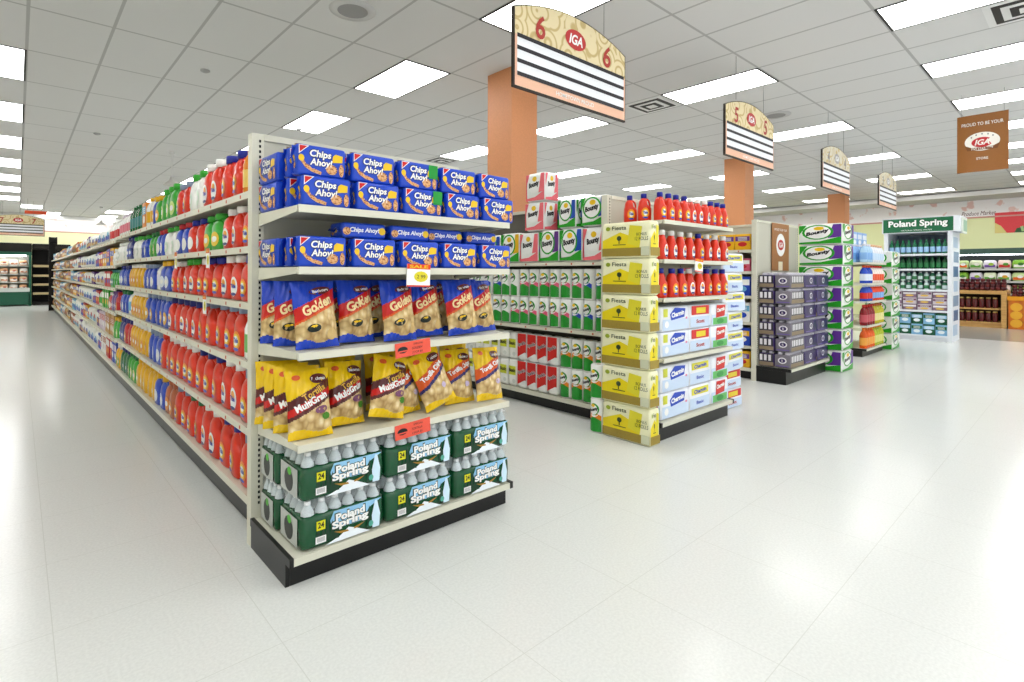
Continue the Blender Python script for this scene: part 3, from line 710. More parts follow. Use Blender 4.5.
def roll(band, H=.28, r=.066):
    # paper towel roll standing on end; the printed film is part of the roll
    def f():
        m = MB(); n = 14; w_, g_ = mat('f3f4f0', .35, 'film'), mat('2c9c38', .3, 'film'); bd = mat(band, .3, 'film')
        m.loft([[(r*q*math.cos(2*PI*k/n), r*q*math.sin(2*PI*k/n), z) for k in range(n)] for q, z in ((.88, 0), (1, .008), (1, H-.008), (.88, H))], w_)
        m.lathe([(.02, H), (.02, H+.001)], mat('b49468', .7), 8)
        s = lambda x, z: -math.sqrt(max(r*r-x*x, 1e-6))
        m.poly([(-.052, .012), (.052, .012), (.052, .125), (.01, .095), (-.052, .10)], w_, s, .0)
        for i in range(6):
            a = -.056+.112*i/6; b = a+.112/6; hz = lambda x: .10+.03*math.sin((x+.056)*28)
            m.poly([(a, .01), (b, .01), (b, hz(b)), (a, hz(a))], g_, s, .0015)
            m.poly([(a, hz(a)), (b, hz(b)), (b, hz(b)+.04), (a, hz(a)+.04)], bd, s, .0015)
        m.disc(.0, .19, .052, .06, WH, s, .002, 16); m.disc(.004, .195, .042, .05, g_, s, .003, 16); m.disc(.0, .19, .036, .042, WH, s, .004, 14)
        m.disc(-.005, .225, .02, .014, YEL, s, .005, 8)
        m.text('Bounty', 0, .19, .085, .032, BLK, s, .006, off=.06, rot=.35, shear=.2)
        return 'paper_towel_roll', [('paper_towel_roll', m, None)]
    return f
def rollpack(style, H=.28, W=.125, D=.125):
    def f():
        m = MB()
        if style == 'red':
            m.rbox(W, D, H, .03, mat('f4f4f2', .35, 'film')); s = flat(-D/2)
            m.rect(-W*.48, W*.48, H*.3, H*.98, mat('d8322c', .35), s); m.poly([(-W*.48, H*.12), (W*.3, H*.3), (-W*.48, H*.3)], mat('d8322c', .35), s)
            m.text('Sparkle', 0, H*.6, W*.9, H*.17, WH, s, .003, off=.06, rot=.3); m.text('Sparkle', 0, H*.6, W*.84, H*.15, BLK, s, .004, off=.02, rot=.3)
        else:
            m.rbox(W, D, H, .03, mat('f0f0ea', .35, 'film')); s = flat(-D/2)
            m.rect(-W*.4, W*.4, H*.42, H*.75, mat('d8dc4a', .4), s); m.text('Basic', 0, H*.6, W*.75, H*.14, BLK, s, .003, off=.04); m.disc(W*.2, H*.2, W*.2, H*.08, mat('d6d9d2', .4), s, .002, 10)
        return 'paper_towel_pack', [('paper_towel_pack', m, None)]
    return f
def bounty_pack(W, D, H, acc='2356b8', pink=False):
    # multi roll pack with print on the front and on the left end
    def f():
        m = MB(); base = mat('f4f5f2', .3, 'film'); g = mat('2fa62c', .3, 'film'); m.rbox(W, D, H, .03, base, bulge=.004)
        ac = mat('ee7d86' if pink else acc, .3, 'film')
        def face(w, s):
            m.poly([(-w*.48, H*.04), (w*.48, H*.04), (w*.48, H*.36), (0, H*.16), (-w*.48, H*.12)], ac if pink else g, s)
            m.poly([(w*.18, H*.3), (w*.48, H*.34), (w*.48, H*.95), (w*.3, H*.95)], ac, s)
            m.poly([(-w*.48, H*.5), (-w*.3, H*.95), (-w*.48, H*.95)], ac if pink else g, s)
            if not pink: m.disc(-w*.05, H*.6, w*.36, H*.36, g, s, .002, 18)
            m.disc(-w*.05, H*.6, w*.30, H*.31, WH, s, .003, 18); m.disc(-w*.02, H*.78, w*.12, H*.09, YEL, s, .004, 10)
            m.text('Bounty', -w*.05, H*.58, w*.55, H*.22, BLK, s, .0045, off=.06, rot=.18, shear=.2)
        face(W, flat(-D/2-.004)); st = len(m.v); face(D, flat(0)); m.xf(Matrix.Translation((-W/2-.004, 0, 0)) @ Matrix.Rotation(-PI/2, 4, 'Z'), st)
        st = len(m.v); face(D, flat(0)); m.xf(Matrix.Translation((W/2+.004, 0, 0)) @ Matrix.Rotation(PI/2, 4, 'Z'), st)
        return 'paper_towel_pack', [('paper_towel_pack', m, None)]
    return f
def tissue_yellow(W, D, H):
    def f():
        m = MB(); m.rbox(W, D, H, .02, mat('f6f4cf', .35, 'film'), bulge=.003); yl, fld, tr = mat('f2e02c', .35), mat('a8923c', .5, 'speckle'), mat('3c4a2a', .5)
        def face(w, s, bonus):
            m.rect(-w*.49, w*.49, H*.05, H*.28, fld, s); m.poly([(-w*.48, H*.28), (w*.3, H*.28), (w*.12, H*.6), (-w*.1, H*.72), (-w*.48, H*.5)], yl, s)
            m.poly([(w*.05, H*.4), (w*.3, H*.28), (w*.35, H*.85), (w*.1, H*.9)], mat('ece24a', .4), s, .0015)
            m.disc(-w*.12, H*.55, w*.05, H*.07, tr, s, .003, 10); m.rect(-w*.13, -w*.11, H*.4, H*.5, tr, s, .003); m.rect(-w*.25, w*.02, H*.36, H*.38, tr, s, .003)
            m.disc(-w*.36, H*.83, w*.05, H*.06, mat('a8b83a', .4), s, .003, 12); m.text('Fiesta', -w*.12, H*.84, w*.3, H*.11, tr, s, .003, off=.01); 
            if bonus: m.text('12 ROLLS', w*.34, H*.52, w*.26, H*.1, tr, s, .003); m.text('BONUS', w*.34, H*.64, w*.2, H*.08, tr, s, .003); m.rect(w*.33, w*.49, H*.06, H*.3, mat('d9dcc0', .4), s, .003)
        face(W, flat(-D/2-.003), False); st = len(m.v); face(D, flat(0), True); m.xf(Matrix.Translation((-W/2-.003, 0, 0)) @ Matrix.Rotation(-PI/2, 4, 'Z'), st)
        return 'bath_tissue_pack', [('bath_tissue_pack', m, None)]
    return f
def charmin(kind, W, D, H):
    def f():
        m = MB(); m.rbox(W, D, H, .02, mat('eef1f8', .3, 'film'), bulge=.003)
        def face(w, s):
            m.rect(-w*.47, w*.47, H*.06, H*.5, mat('cfdff4', .35), s)
            if kind == 'blue':
                m.poly([(-w*.18, H*.45), (w*.3, H*.55), (w*.34, H*.9), (-w*.05, H*.95), (-w*.22, H*.7)], mat('2a55c4', .35), s, .002); m.text('Charmin', w*.06, H*.7, w*.46, H*.2, WH, s, .003, off=.05, rot=.12)
                m.rect(-w*.45, -w*.3, H*.6, H*.92, mat('d9dc5a', .4), s, .002); m.disc(-w*.33, H*.3, w*.07, H*.14, WH, s, .002, 10); m.disc(w*.38, H*.5, w*.04, H*.05, mat('ea9ab8', .4), s, .002, 8)
            elif kind == 'red':
                m.rect(-w*.4, w*.4, H*.06, H*.36, mat('6cbd6a', .4), s, .0015); m.poly([(-w*.25, H*.36), (w*.25, H*.42), (w*.3, H*.92), (-w*.2, H*.92)], mat('d8342e', .35), s, .002)
                m.text('Charmin', w*.02, H*.72, w*.44, H*.18, WH, s, .003, off=.05, rot=.12); m.disc(0, H*.2, w*.2, H*.12, mat('3f9a4a', .4), s, .002, 12)
            elif kind == 'yel':
                m.rect(-w*.4, w*.4, H*.62, H*.9, mat('e9e24e', .35), s, .002); m.text('Charmin', 0, H*.76, w*.6, H*.16, mat('2a55c4', .4), s, .003, off=.04, rot=.05); m.text('Basic', 0, H*.3, w*.35, H*.14, mat('2a55c4', .4), s, .003, off=.02)
            else:
                m.rect(-w*.42, w*.42, H*.58, H*.96, mat('d8282c', .35), s, .002); m.rect(-w*.2, w*.25, H*.64, H*.88, mat('ecd83a', .35), s, .003); m.text('Scott', 0, H*.3, w*.4, H*.16, mat('c03a3a', .4), s, .003, off=.03)
        face(W, flat(-D/2-.003)); st = len(m.v); face(D, flat(0)); m.xf(Matrix.Translation((-W/2-.003, 0, 0)) @ Matrix.Rotation(-PI/2, 4, 'Z'), st)
        return 'bath_tissue_pack', [('bath_tissue_pack', m, None)]
    return f

# ------------------------------------------------------------------ stock of the long run
COLN = {'e0421f': 'red', 'e8e8e8': 'white', 'f4f4f0': 'white', '3fae3a': 'green', '2b55c2': 'blue', 'eec02a': 'yellow', '1d6e3c': 'dark green', '232a7c': 'navy', '8c9ab4': 'grey', 'e89a2a': 'orange', '24309c': 'blue', 'd8c8d8': 'pale pink', 'cc3038': 'red', '6a3a8c': 'purple', 'c8a060': 'tan', 'b86a44': 'rust', '7ab8d8': 'light blue', '3a8a8a': 'teal', '6a4a34': 'brown'}
RD, WT, GR, BL, YE, DG, NV, GY, OG, BC, PK, R2, PU, TN, RU, LB, TL, BN = 'e0421f f4f4f0 3fae3a 2b55c2 eec02a 1d6e3c 232a7c 8c9ab4 e89a2a 24309c d8c8d8 cc3038 6a3a8c c8a060 b86a44 7ab8d8 3a8a8a 6a4a34'.split()
# (kind, body, cap, label, width, height, count)
SEQ = {
 0: [('s', OG, R2, 'f2d27a', .10, .25, 1), ('j', RD, BC, 'tide', .19, .26, 2), ('j', RD, WT, 'tidew', .20, .27, 2), ('j', WT, GR, 'd8ecd8', .20, .26, 2), ('j', RD, GY, 'tide', .19, .24, 2), ('j', GR, GR, 'cfe48a', .20, .27, 3), ('j', GR, YE, 'eec02a', .19, .24, 1), ('j', BL, YE, 'eec02a', .18, .25, 1), ('s', WT, YE, 'eec02a', .14, .27, 2), ('x', OG, LB, WT, .2, .24, 1), ('s', DG, DG, '3a8a8a', .15, .27, 5), ('s', WT, PK, 'e88a9a', .14, .24, 6), ('s', WT, WT, 'cc3038', .15, .25, 5)],
 1: [('j', RD, BC, 'tide', .17, .23, 1), ('j', RD, WT, 'tidew', .18, .23, 2), ('j', GR, GR, 'f2d24a', .22, .22, 2), ('j', RD, BC, WT, .18, .22, 2), ('j', BL, R2, WT, .2, .22, 2), ('j', WT, GR, 'd8ecd8', .2, .22, 2), ('j', BL, R2, WT, .18, .22, 2), ('j', GR, DG, 'cfe48a', .19, .22, 2), ('j', BL, GR, WT, .2, .21, 2), ('j', WT, GR, 'c8d0c8', .24, .22, 2), ('j', NV, NV, BL, .22, .24, 2), ('j', WT, WT, 'd0d8d0', .2, .2, 5), ('x', YE, BL, R2, .2, .22, 2), ('x', BL, R2, YE, .2, .22, 2)],
 2: [('j', RD, BC, 'tide', .18, .24, 1), ('j', RD, WT, 'tidew', .19, .245, 2), ('j', RD, BC, 'tide', .19, .24, 2), ('j', RD, WT, 'tide', .18, .24, 1), ('j', RD, GR, 'tidew', .2, .24, 2), ('j', RD, WT, 'tide', .19, .23, 2), ('j', BL, YE, 'dfe6f4', .23, .24, 2), ('s', WT, WT, 'e0e0ea', .2, .25, 1), ('j', BL, GY, 'dfe6f4', .2, .22, 3), ('j', YE, WT, 'e8a020', .17, .23, 5), ('j', BL, NV, 'dfe6f4', .18, .22, 4), ('j', GR, TL, TL, .18, .22, 4), ('x', R2, WT, BL, .2, .2, 3)],
 3: [('s', WT, GR, '7ab86a', .12, .25, 1), ('j', RD, GY, 'tide', .19, .27, 5), ('j', RD, NV, 'tidew', .18, .25, 5), ('j', BL, GY, YE, .2, .26, 5), ('j', YE, WT, 'e8a020', .18, .25, 5), ('s', WT, GY, LB, .2, .26, 1), ('j', BL, DG, 'dfe6f4', .19, .24, 3), ('j', R2, R2, YE, .18, .24, 1), ('j', PU, PU, 'a08ac0', .2, .25, 2), ('j', R2, WT, WT, .18, .22, 2), ('x', GR, WT, YE, .2, .24, 3), ('s', WT, GR, GR, .17, .24, 3)],
 4: [('j', RD, GY, 'tide', .19, .27, 1), ('j', RD, WT, 'tidew', .19, .285, 2), ('j', RD, NV, 'tide', .19, .28, 3), ('j', RD, WT, 'tide', .19, .28, 5), ('j', RD, RD, 'tide', .2, .28, 1), ('j', BL, GY, 'dfe6f4', .2, .27, 3), ('j', YE, WT, 'e8a020', .17, .27, 6), ('j', R2, NV, YE, .19, .26, 2), ('j', NV, NV, BL, .2, .26, 2), ('j', GR, YE, 'cfe48a', .2, .25, 2), ('x', TN, RU, WT, .18, .26, 5), ('x', PK, R2, WT, .2, .25, 3)],
 5: [('j', RD, GY, 'tide', .2, .27, 1), ('j', RD, BC, 'tide', .2, .285, 2), ('j', RD, WT, 'tidew', .2, .29, 2), ('j', RD, DG, 'tide', .19, .28, 2), ('j', RD, GY, 'tide', .19, .28, 2), ('j', RU, RU, 'e8a020', .18, .27, 2), ('j', BL, YE, 'dfe6f4', .21, .26, 2), ('j', YE, YE, 'e8d080', .19, .27, 5), ('j', GR, DG, 'e8e0a0', .18, .27, 3), ('j', DG, NV, TL, .19, .27, 3), ('j', YE, WT, GR, .18, .26, 2), ('x', BL, PK, WT, .2, .26, 2), ('x', R2, WT, OG, .2, .27, 3), ('x', WT, RU, PK, .18, .27, 3)],
}
LEV = ['top', 'second', 'third', 'fourth', 'fifth', 'bottom']
count = {k: 0 for k in range(6)}
MIRROR = {}
for lv, seq in SEQ.items():
    y = 2.92 if lv == 0 else 2.845
    n = 0
    for kd, body, cap, lab, wd, ht, c in seq:
        for _ in range(c):
            near = y < 5.2; sec = y+wd/2 < 2.77+4*1.2192
            if abs(y+wd/2-(2.77+4*1.2192)) < wd*.55: y = 2.77+4*1.2192+.01; sec = False
            z = (LZ if sec else LZB)[lv]+.001
            n += 1
            cy = y+wd/2; jit = rnd.uniform(-.006, .006)
            where = nth(n)+' from post, '+LEV[lv]+' shelf of long run'
            if kd == 'j':
                key = ('j', body, cap, lab, wd, ht, near)
                D = .115
                place(key, jug(wd*.95, D, ht, body, cap, lab, near), (.875+D/2+jit, cy, z), -PI/2+rnd.uniform(-.12, .12), COLN[body]+' detergent bottle with '+COLN[cap]+' cap, '+where, 'detergent', 'detergent bottles on the long run')
            elif kd == 's':
                key = ('s', body, cap, lab, wd, ht)
                place(key, bottle(wd*.47, ht, body, cap, lab, .8, 10), (.868+wd*.45+jit, cy, z), -PI/2, COLN[body]+' bottle with '+COLN[cap]+' cap, '+where, 'bottle', 'slim bottles on the long run')
            else:
                key = ('x', body, cap, lab, wd, ht)
                place(key, box(wd*.93, .1, ht, body, cap, lab, 'carton'), (.885+.05+jit, cy, z), -PI/2, COLN[body]+' carton, '+where, 'carton', 'cartons on the long run')
            y += wd
    count[lv] = (n, y)
# further along: paper goods, cartons and bags, wider and simpler
FAR = [('bag', WT, BL, LB), ('bag', WT, LB, R2), ('box', BL, WT, R2), ('box', PU, WT, YE), ('box', R2, WT, YE), ('bag', WT, TN, BL), ('box', YE, BL, WT), ('bag', TN, BN, R2), ('box', TN, R2, WT), ('bag', BN, YE, WT), ('box', LB, WT, BL), ('box', RU, WT, TN)]
for lv in range(6):
    n, y = count[lv]; y += .04; k = lv*2
    gap = {0: .25, 1: .25, 2: .24, 3: .25, 4: .28, 5: .27}[lv]
    while y < RUN_END-.5:
        d = y
        pool = FAR[:7] if d < 13.5 else FAR[5:]
        kd, a, b, c = pool[(k*5+lv*3) % len(pool)]; rep = 2 if d < 13.5 else 3
        wd = (.46 if kd == 'bag' else .22) if d < 13.5 else (.34 if kd == 'bag' else .28)
        if kd == 'bag' and d < 13.5: rep = 3
        for _ in range(rep):
            if y > RUN_END-.4: break
            n += 1; ht = gap-.03-rnd.uniform(0, .04)
            place(('far', kd, a, b, c, wd, round(gap, 2)), (softbag if kd == 'bag' else box)(wd*.93, .2, gap-.03, a, b, c, 'paper_goods_bag' if kd == 'bag' else 'carton'), (.885+.11, y+wd/2, LZB[lv]+.001), -PI/2,
                  COLN[a]+' '+('bag' if kd == 'bag' else 'carton')+' with '+COLN[b]+' print, '+nth(n)+' from post, '+LEV[lv]+' shelf of long run', 'bag' if kd == 'bag' else 'carton', ('bags' if kd == 'bag' else 'cartons')+' on the far part of the long run', sc=(1, 1, ht/(gap-.03)))
            y += wd
        k += 1
# price flags on the long run rails
for y, z, lb in ((3.55, 1.34, 'small sale flag on the second rail of the long run, nearer the post'), (4.42, 1.34, 'small sale flag on the second rail of the long run, farther one'), (3.62, 1.06, 'small white and yellow sale flag on the third rail of the long run')):
    place('sale2', tag_sale(.08, .125), (.852, y, z), -PI/2, lb, 'price tag')
# ------------------------------------------------------------------ second run: paper goods
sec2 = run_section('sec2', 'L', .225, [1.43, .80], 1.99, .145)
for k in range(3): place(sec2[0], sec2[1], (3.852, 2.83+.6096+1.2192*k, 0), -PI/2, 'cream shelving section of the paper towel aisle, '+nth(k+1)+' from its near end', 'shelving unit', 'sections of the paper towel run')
RX = 3.918
def rollrow(z, lst, tier, y0=2.865):
    y = y0; n = 0
    for kind, c in lst:
        for _ in range(c):
            n += 1; lb = nth(n)+' from the near end, '+tier
            if kind in ('red', 'basic'):
                place(('rp', kind), rollpack(kind), (RX-.002, y+.068, z), -PI/2, ('red and white' if kind == 'red' else 'white and yellow')+' paper towel pack, '+lb, 'paper towels', 'paper towels on the second run')
            else:
                nm = {'ee9a2a': 'orange', '2a4fc0': 'blue', 'ec6f92': 'pink', 'f3f4f0': 'plain white'}[kind]
                place(('roll', kind), roll(kind), (RX, y+.068, z), -PI/2+rnd.uniform(-.25, .25), 'paper towel roll with '+nm+' band, '+lb, 'paper towels', 'paper towels on the second run')
            y += .139
OR_, BL_, PK_, WH_ = 'ee9a2a', '2a4fc0', 'ec6f92', 'f3f4f0'
rollrow(.147, [(OR_, 4), ('red', 4), ('basic', 7)], 'bottom shelf, lower tier')
rollrow(.430, [(OR_, 4), ('red', 4), ('basic', 7)], 'bottom shelf, upper tier')
rollrow(.802, [(BL_, 3), (PK_, 2), (PK_, 4), (WH_, 3), (BL_, 3)], 'middle shelf, lower tier')
rollrow(1.085, [(BL_, 2), (PK_, 6), (WH_, 2), (BL_, 4)], 'middle shelf, upper tier')
def bp(y, w, z, h, acc, pink, lb, x=3.852, d=.19):
    place(('bp', round(w, 3), round(h, 3), acc, pink), bounty_pack(w, d, h, acc, pink), (x+d/2, y+w/2, z), -PI/2, lb, 'paper towels', 'large paper towel packs on the top shelf')
bp(2.85, .265, 1.432, .31, 'e8601e', True, 'orange wrapped paper towel pack beside the yellow tissue stack')
bp(3.125, .27, 1.432, .315, '2356b8', False, 'green and white paper towel pack, second from the yellow stack, on top shelf')
bp(3.405, .26, 1.432, .31, '6a3a8c', False, 'white and green paper towel pack with purple accent, third on the top shelf')
bp(3.675, .26, 1.432, .30, 'ee7d86', True, 'pink and white paper towel pack, fourth on the top shelf')
bp(3.945, .28, 1.432, .31, 'e8c02a', False, 'green and white paper towel pack, fifth on the top shelf')
bp(4.235, .28, 1.432, .30, '2356b8', False, 'green and white paper towel pack, sixth on the top shelf')
bp(4.53, .28, 1.432, .30, '2356b8', False, 'green and white paper towel pack, seventh on the top shelf')
bp(2.85, .29, 1.748, .275, '2356b8', False, 'large green and blue paper towel pack on the second tier beside the beige post')
bp(3.20, .22, 1.748, .275, '2356b8', False, 'green and white paper towel pack on the second tier left of the large one')
bp(3.60, .26, 1.745, .29, 'ee7d86', True, 'pink and white paper towel pack on the second tier before the orange column')
bp(3.59, .26, 2.037, .29, 'ee7d86', True, 'pink and white paper towel pack at the very top before the orange column')
# ------------------------------------------------------------------ second endcap
endcap('endcap_shelving', 3.72, 4.96, 2.24, 2.75, [1.745, 1.435, 1.13, .655], 1.99, 'cream end shelving holding small red detergent bottles over bath tissue', deck=.16)
caps1 = 'bbbbwwwbbb'; caps2 = 'wwwwbwww'; caps3 = 'bbbwwbbb'
for row, z, cs, zn in ((0, 1.747, caps1, 'top'), (1, 1.437, caps2, 'second'), (2, 1.132, caps3, 'third')):
    p = 1.19/len(cs)
    for i, c in enumerate(cs):
        H = .235 if row else .225; W = .118 if row else .108
        place(('st', c, W), jug(W, .08, H, RD, BC if c == 'b' else WT, 'tide' if c == 'b' else 'tidew', True), (3.76+p*(i+.5), 2.30+rnd.uniform(-.005, .01), z), rnd.uniform(-.15, .15),
              'small red detergent bottle with '+('blue' if c == 'b' else 'white')+' cap, '+nth(i+1)+' from left, '+zn+' shelf of the tissue endcap', 'detergent', 'small detergent bottles on the second endcap')
for i, (x, y) in enumerate(((3.80, 2.44), (3.81, 2.58))):
    place(('st', 'b', .108), jug(.108, .08, .225, RD, BC, 'tide', True), (x, y, 1.747), -.7, 'small red detergent bottle with blue cap behind the corner of the top shelf, '+('front one' if i == 0 else 'rear one'), 'detergent', 'small detergent bottles on the second endcap')
for z, h, zn in ((.657, .2, 'upper shelf lower tier'), (.859, .2, 'upper shelf upper tier'), (.162, .212, 'bottom shelf lower tier'), (.376, .212, 'bottom shelf upper tier')):
    for kd, x, w_, cn in (('blue', 3.985, .43, 'blue label'), ('red2' if z > .6 else 'yel', 4.385, .36, 'red and yellow label' if z > .6 else 'yellow label'), ('red', 4.752, .34, 'red and green label')):
        place(('ch', kd, w_, h), charmin(kd, w_, .3, h), (x, 2.415, z), 0, 'bath tissue pack with '+cn+', '+zn+' of second endcap', 'bath tissue', 'bath tissue packs on the second endcap')
place('sale', tag_sale(), (4.28, 2.222, 1.34), 0, 'white and yellow sale tag on the rail among the small red bottles', 'price tag', rot=(0, .08, 0))
for k in range(6):
    place('yt', tissue_yellow(.13, .45, .286), (3.646+rnd.uniform(-.006, .006), 2.475+rnd.uniform(-.008, .008), .001+.289*k), rnd.uniform(-.02, .02), 'yellow and white bath tissue pack, '+nth(k+1)+' from the floor in the corner stack', 'bath tissue', 'yellow bath tissue stack')
for k in range(2): place(('roll', OR_), roll(OR_), (3.645, 2.775, .001+.282*k), -PI/2, 'paper towel roll on the floor behind the yellow tissue stack, '+('lower' if k == 0 else 'upper'), 'paper towels', 'paper towel rolls on the floor')
for k in range(8):
    kd = 'red2' if k < 2 else ('yel' if k % 2 else 'bl2')
    place(('tw', kd), charmin({'red2': 'red2', 'yel': 'yel', 'bl2': 'yel'}[kd], .42, .34, .188), (5.24+rnd.uniform(-.02, .02), 2.53+rnd.uniform(-.02, .02), .001+.191*k), rnd.uniform(-.08, .08), ('red' if k < 2 else 'pale blue')+' bath tissue pack, '+nth(k+1)+' from floor, stack right of tissue endcap', 'bath tissue', 'bath tissue stack beside the second endcap')

# ------------------------------------------------------------------ third endcap: purple drink packs
endcap('endcap_shelving', 6.82, 8.22, 2.40, 2.79, [], 2.0, 'cream end panel with black base behind the purple drink packs', deck=.19)
sec3 = run_section('sec3', 'L', .5, [1.63, 1.36, 1.05, .72, .42], 1.99, .145)
for k in range(2): place(sec3[0], sec3[1], (6.852, 2.86+.6096+1.2192*k, 0), -PI/2, 'cream shelving section just left of the purple drink packs, '+nth(k+1)+' from its near end', 'shelving unit', 'sections of the third run')
for lv, (z, a, b, c, h) in enumerate(((1.631, YE, PU, R2, .2), (1.361, 'd86a86', WT, R2, .16), (1.051, BL, WT, LB, .24), (.721, WT, LB, BL, .24), (.421, BL, YE, WT, .22), (.146, YE, WT, BL, .2))):
    for i in range(5): place(('x3', a, h), box(.19, .12, h, a, b, c, 'carton'), (6.92, 2.98+.2*i, z), -PI/2, ('yellow' if a == YE else 'pink' if lv == 1 else 'blue' if a == BL else 'white')+' carton, '+nth(i+1)+' from the post, '+LEV[lv]+' shelf of third run', 'carton', 'cartons on the third run')
def soda_pack(W, D, H, end):
    def f():
        pu, gy = mat('33205c', .3, 'film', 0, .3), mat('77727c', .3, 'film', 0, .3); tn, lt, dk = mat('8f7f68', .5), mat('e8e6ea', .3), mat('35313a', .4)
        m = MB(); m.rbox(W, D, H*.82, .012, gy if end else pu)
        n = max(2, int(W/.068)); q = max(1, int(D/.068))
        for i in range(n):
            for j in range(q): m.lathe([(.03, H*.8), (.03, H*.93), (.018, H*.985)], mat('c9c6cf', .25), 8, (i-(n-1)/2)*W*.92/n, (j-(q-1)/2)*D*.9/q)
        def endf(w, s):
            m.rect(-w*.47, w*.47, H*.04, H*.28, tn, s); m.rect(-w*.44, w*.44, H*.3, H*.78, dk, s)
            k = max(3, int(w/.06))
            for i in range(k): m.rect(-w*.42+w*.84*i/k, -w*.42+w*.84*(i+.62)/k, H*.36, H*.74, lt, s, .002)
        def sidef(w, s):
            m.disc(0, H*.46, min(w*.3, .05), H*.2, lt, s, .002, 12); m.disc(0, H*.46, min(w*.22, .036), H*.13, pu, s, .003, 10); m.text('B', 0, H*.46, None, H*.14, lt, s, .004)
            m.rect(-w*.4, w*.4, H*.08, H*.14, mat('7a68a8', .4), s, .002)
        (endf if end else sidef)(W, flat(-D/2-.001)); st = len(m.v)
        (sidef if end else endf)(D, flat(0)); m.xf(Matrix.Translation((-W/2-.001, 0, 0)) @ Matrix.Rotation(-PI/2, 4, 'Z'), st)
        return 'drink_pack', [('drink_pack', m, None)]
    return f
for k in range(6):
    z = .196+.192*k; lv = nth(k+1)+' tier from the bottom'; dz = .0
    x0 = 6.87 + (.25 if k == 5 else 0)
    for i, (x, w_, e) in enumerate(((7.09, .44, True), (7.54, .44, False), (7.99, .44, False))):
        place(('sp', w_, e), soda_pack(w_, .18, .19, e), (x+rnd.uniform(-.01, .01), 2.50, z), rnd.uniform(-.02, .02), ('grey end of' if e else 'purple side of')+' a drink pack, '+('left', 'middle', 'right')[i]+' in front row, '+lv, 'drink pack', 'purple drink packs')
    place(('sp2',), soda_pack(.42, .18, .19, False), (7.08, 2.69, z), 0, 'purple drink pack in the rear row facing the left aisle, '+lv, 'drink pack', 'purple drink packs')
    place(('sp2',), soda_pack(.42, .18, .19, False), (7.535, 2.685, z), 0, 'purple drink pack in the rear row middle, '+lv, 'drink pack', 'purple drink packs')
def poster():
    m = MB().box(-.285, .285, -.006, 0, 0, .62, mat('a5713a', .5, 'speckle')); s = flat(-.006)
    m.disc(0, .34, .15, .15, WH, s, .001, 24); m.disc(0, .34, .10, .07, mat('c8202a', .4), s, .002, 20); m.text('IGA', 0, .34, .13, .07, WH, s, .003, shear=.25, off=.03); m.text('PROUD TO BE YOUR', 0, .54, .42, .03, WH, s, .002)
    m.rect(-.08, .06, .0, .12, mat('e8dcc2', .5), s, .002); return 'poster', [('poster', m, None)]
place('poster', poster, (7.55, 2.783, 1.37), 0, 'brown poster with white disc on the cream end panel above the purple packs', 'poster')
for k in range(7):
    place('bt3', bounty_pack(.44, .55, .285, '6a3a9c'), (8.49+rnd.uniform(-.012, .012), 2.53, .001+.289*k), rnd.uniform(-.03, .03), 'large green paper towel pack, '+nth(k+1)+' from floor, tower right of purple packs', 'paper towels', 'paper towel tower by the purple packs')
# ------------------------------------------------------------------ fourth endcap: juices
endcap('endcap_shelving', 10.08, 11.30, 2.43, 2.92, [1.52, 1.18, .89, .50], 1.75, 'far cream end shelving holding juice and sports drink bottles', deck=.13)
def rows(z, h, spec, zn, y=2.49, r=.05):
    x = 10.14; n = 0
    for body, cap, lab, nm, c in spec:
        for _ in range(c):
            n += 1
            place(('jb', body, cap, lab, h), bottle(.055, h, body, cap, lab, 1, 10, 'juice_bottle'), (x+.06, y, z), 0, nm+' drink bottle, '+nth(n)+' from left, '+zn, 'bottle', 'drink bottles on the fourth endcap'); x += .142
    x = 0
rows(1.522, .30, [('b4d4ee', 'e8e8f0', '8fb8e6', 'pale blue', 3), ('e4e6ee', 'f2c8a0', 'c8dcf0', 'clear and pale blue', 5)], 'top shelf of the juice endcap')
rows(1.522, .30, [('9cc4ee', 'e8e8f0', '6fa4de', 'pale blue', 8)], 'rear row on top shelf of juice endcap', 2.64)
for i in range(4): place(('lc',), box(.26, .2, .26, '9cc0ea', 'dfe8f6', 'f2f4fa', 'drink_carton'), (10.24+.29*i, 2.80, 1.522+.001), 0, 'pale blue drink carton at the rear of the top shelf, '+nth(i+1)+' from left, lower', 'carton', 'pale blue drink cartons'); place(('lc',), None, (10.24+.29*i, 2.80, 1.785), 0, 'pale blue drink carton at the rear of the top shelf, '+nth(i+1)+' from left, upper', 'carton', 'pale blue drink cartons')
rows(1.182, .29, [(BL, 'e86a3a', 'dfe6f4', 'blue', 3), ('f0e4dc', 'd83a2c', 'e8683a', 'white and orange', 5)], 'second shelf of the juice endcap')
rows(.892, .26, [(BL, 'dfe6f4', 'd83a2c', 'blue and red', 3), ('ea5a30', 'e8e8e8', '8ab0e0', 'orange red', 5)], 'third shelf of the juice endcap')
rows(.502, .33, [('8c1a22', 'd83a2c', 'c8606a', 'dark red', 4), ('c8c02c', 'c86a2c', 'e8e0a0', 'yellow', 4)], 'fourth shelf of the juice endcap')
rows(.132, .33, [('e8701e', 'e88a2c', 'f2b45a', 'orange', 4), ('b8c42c', 'e8a02c', 'dfe08a', 'yellow green', 4)], 'bottom shelf of the juice endcap')
for k in range(6): place('bt4', bounty_pack(.5, .4, .285, 'e9ece6'), (11.66+rnd.uniform(-.012, .012), 2.56, .001+.289*k), rnd.uniform(-.03, .03), 'green and white paper towel pack, '+nth(k+1)+' from floor in the stack right of the juices', 'paper towels', 'paper towel stack by the juices')

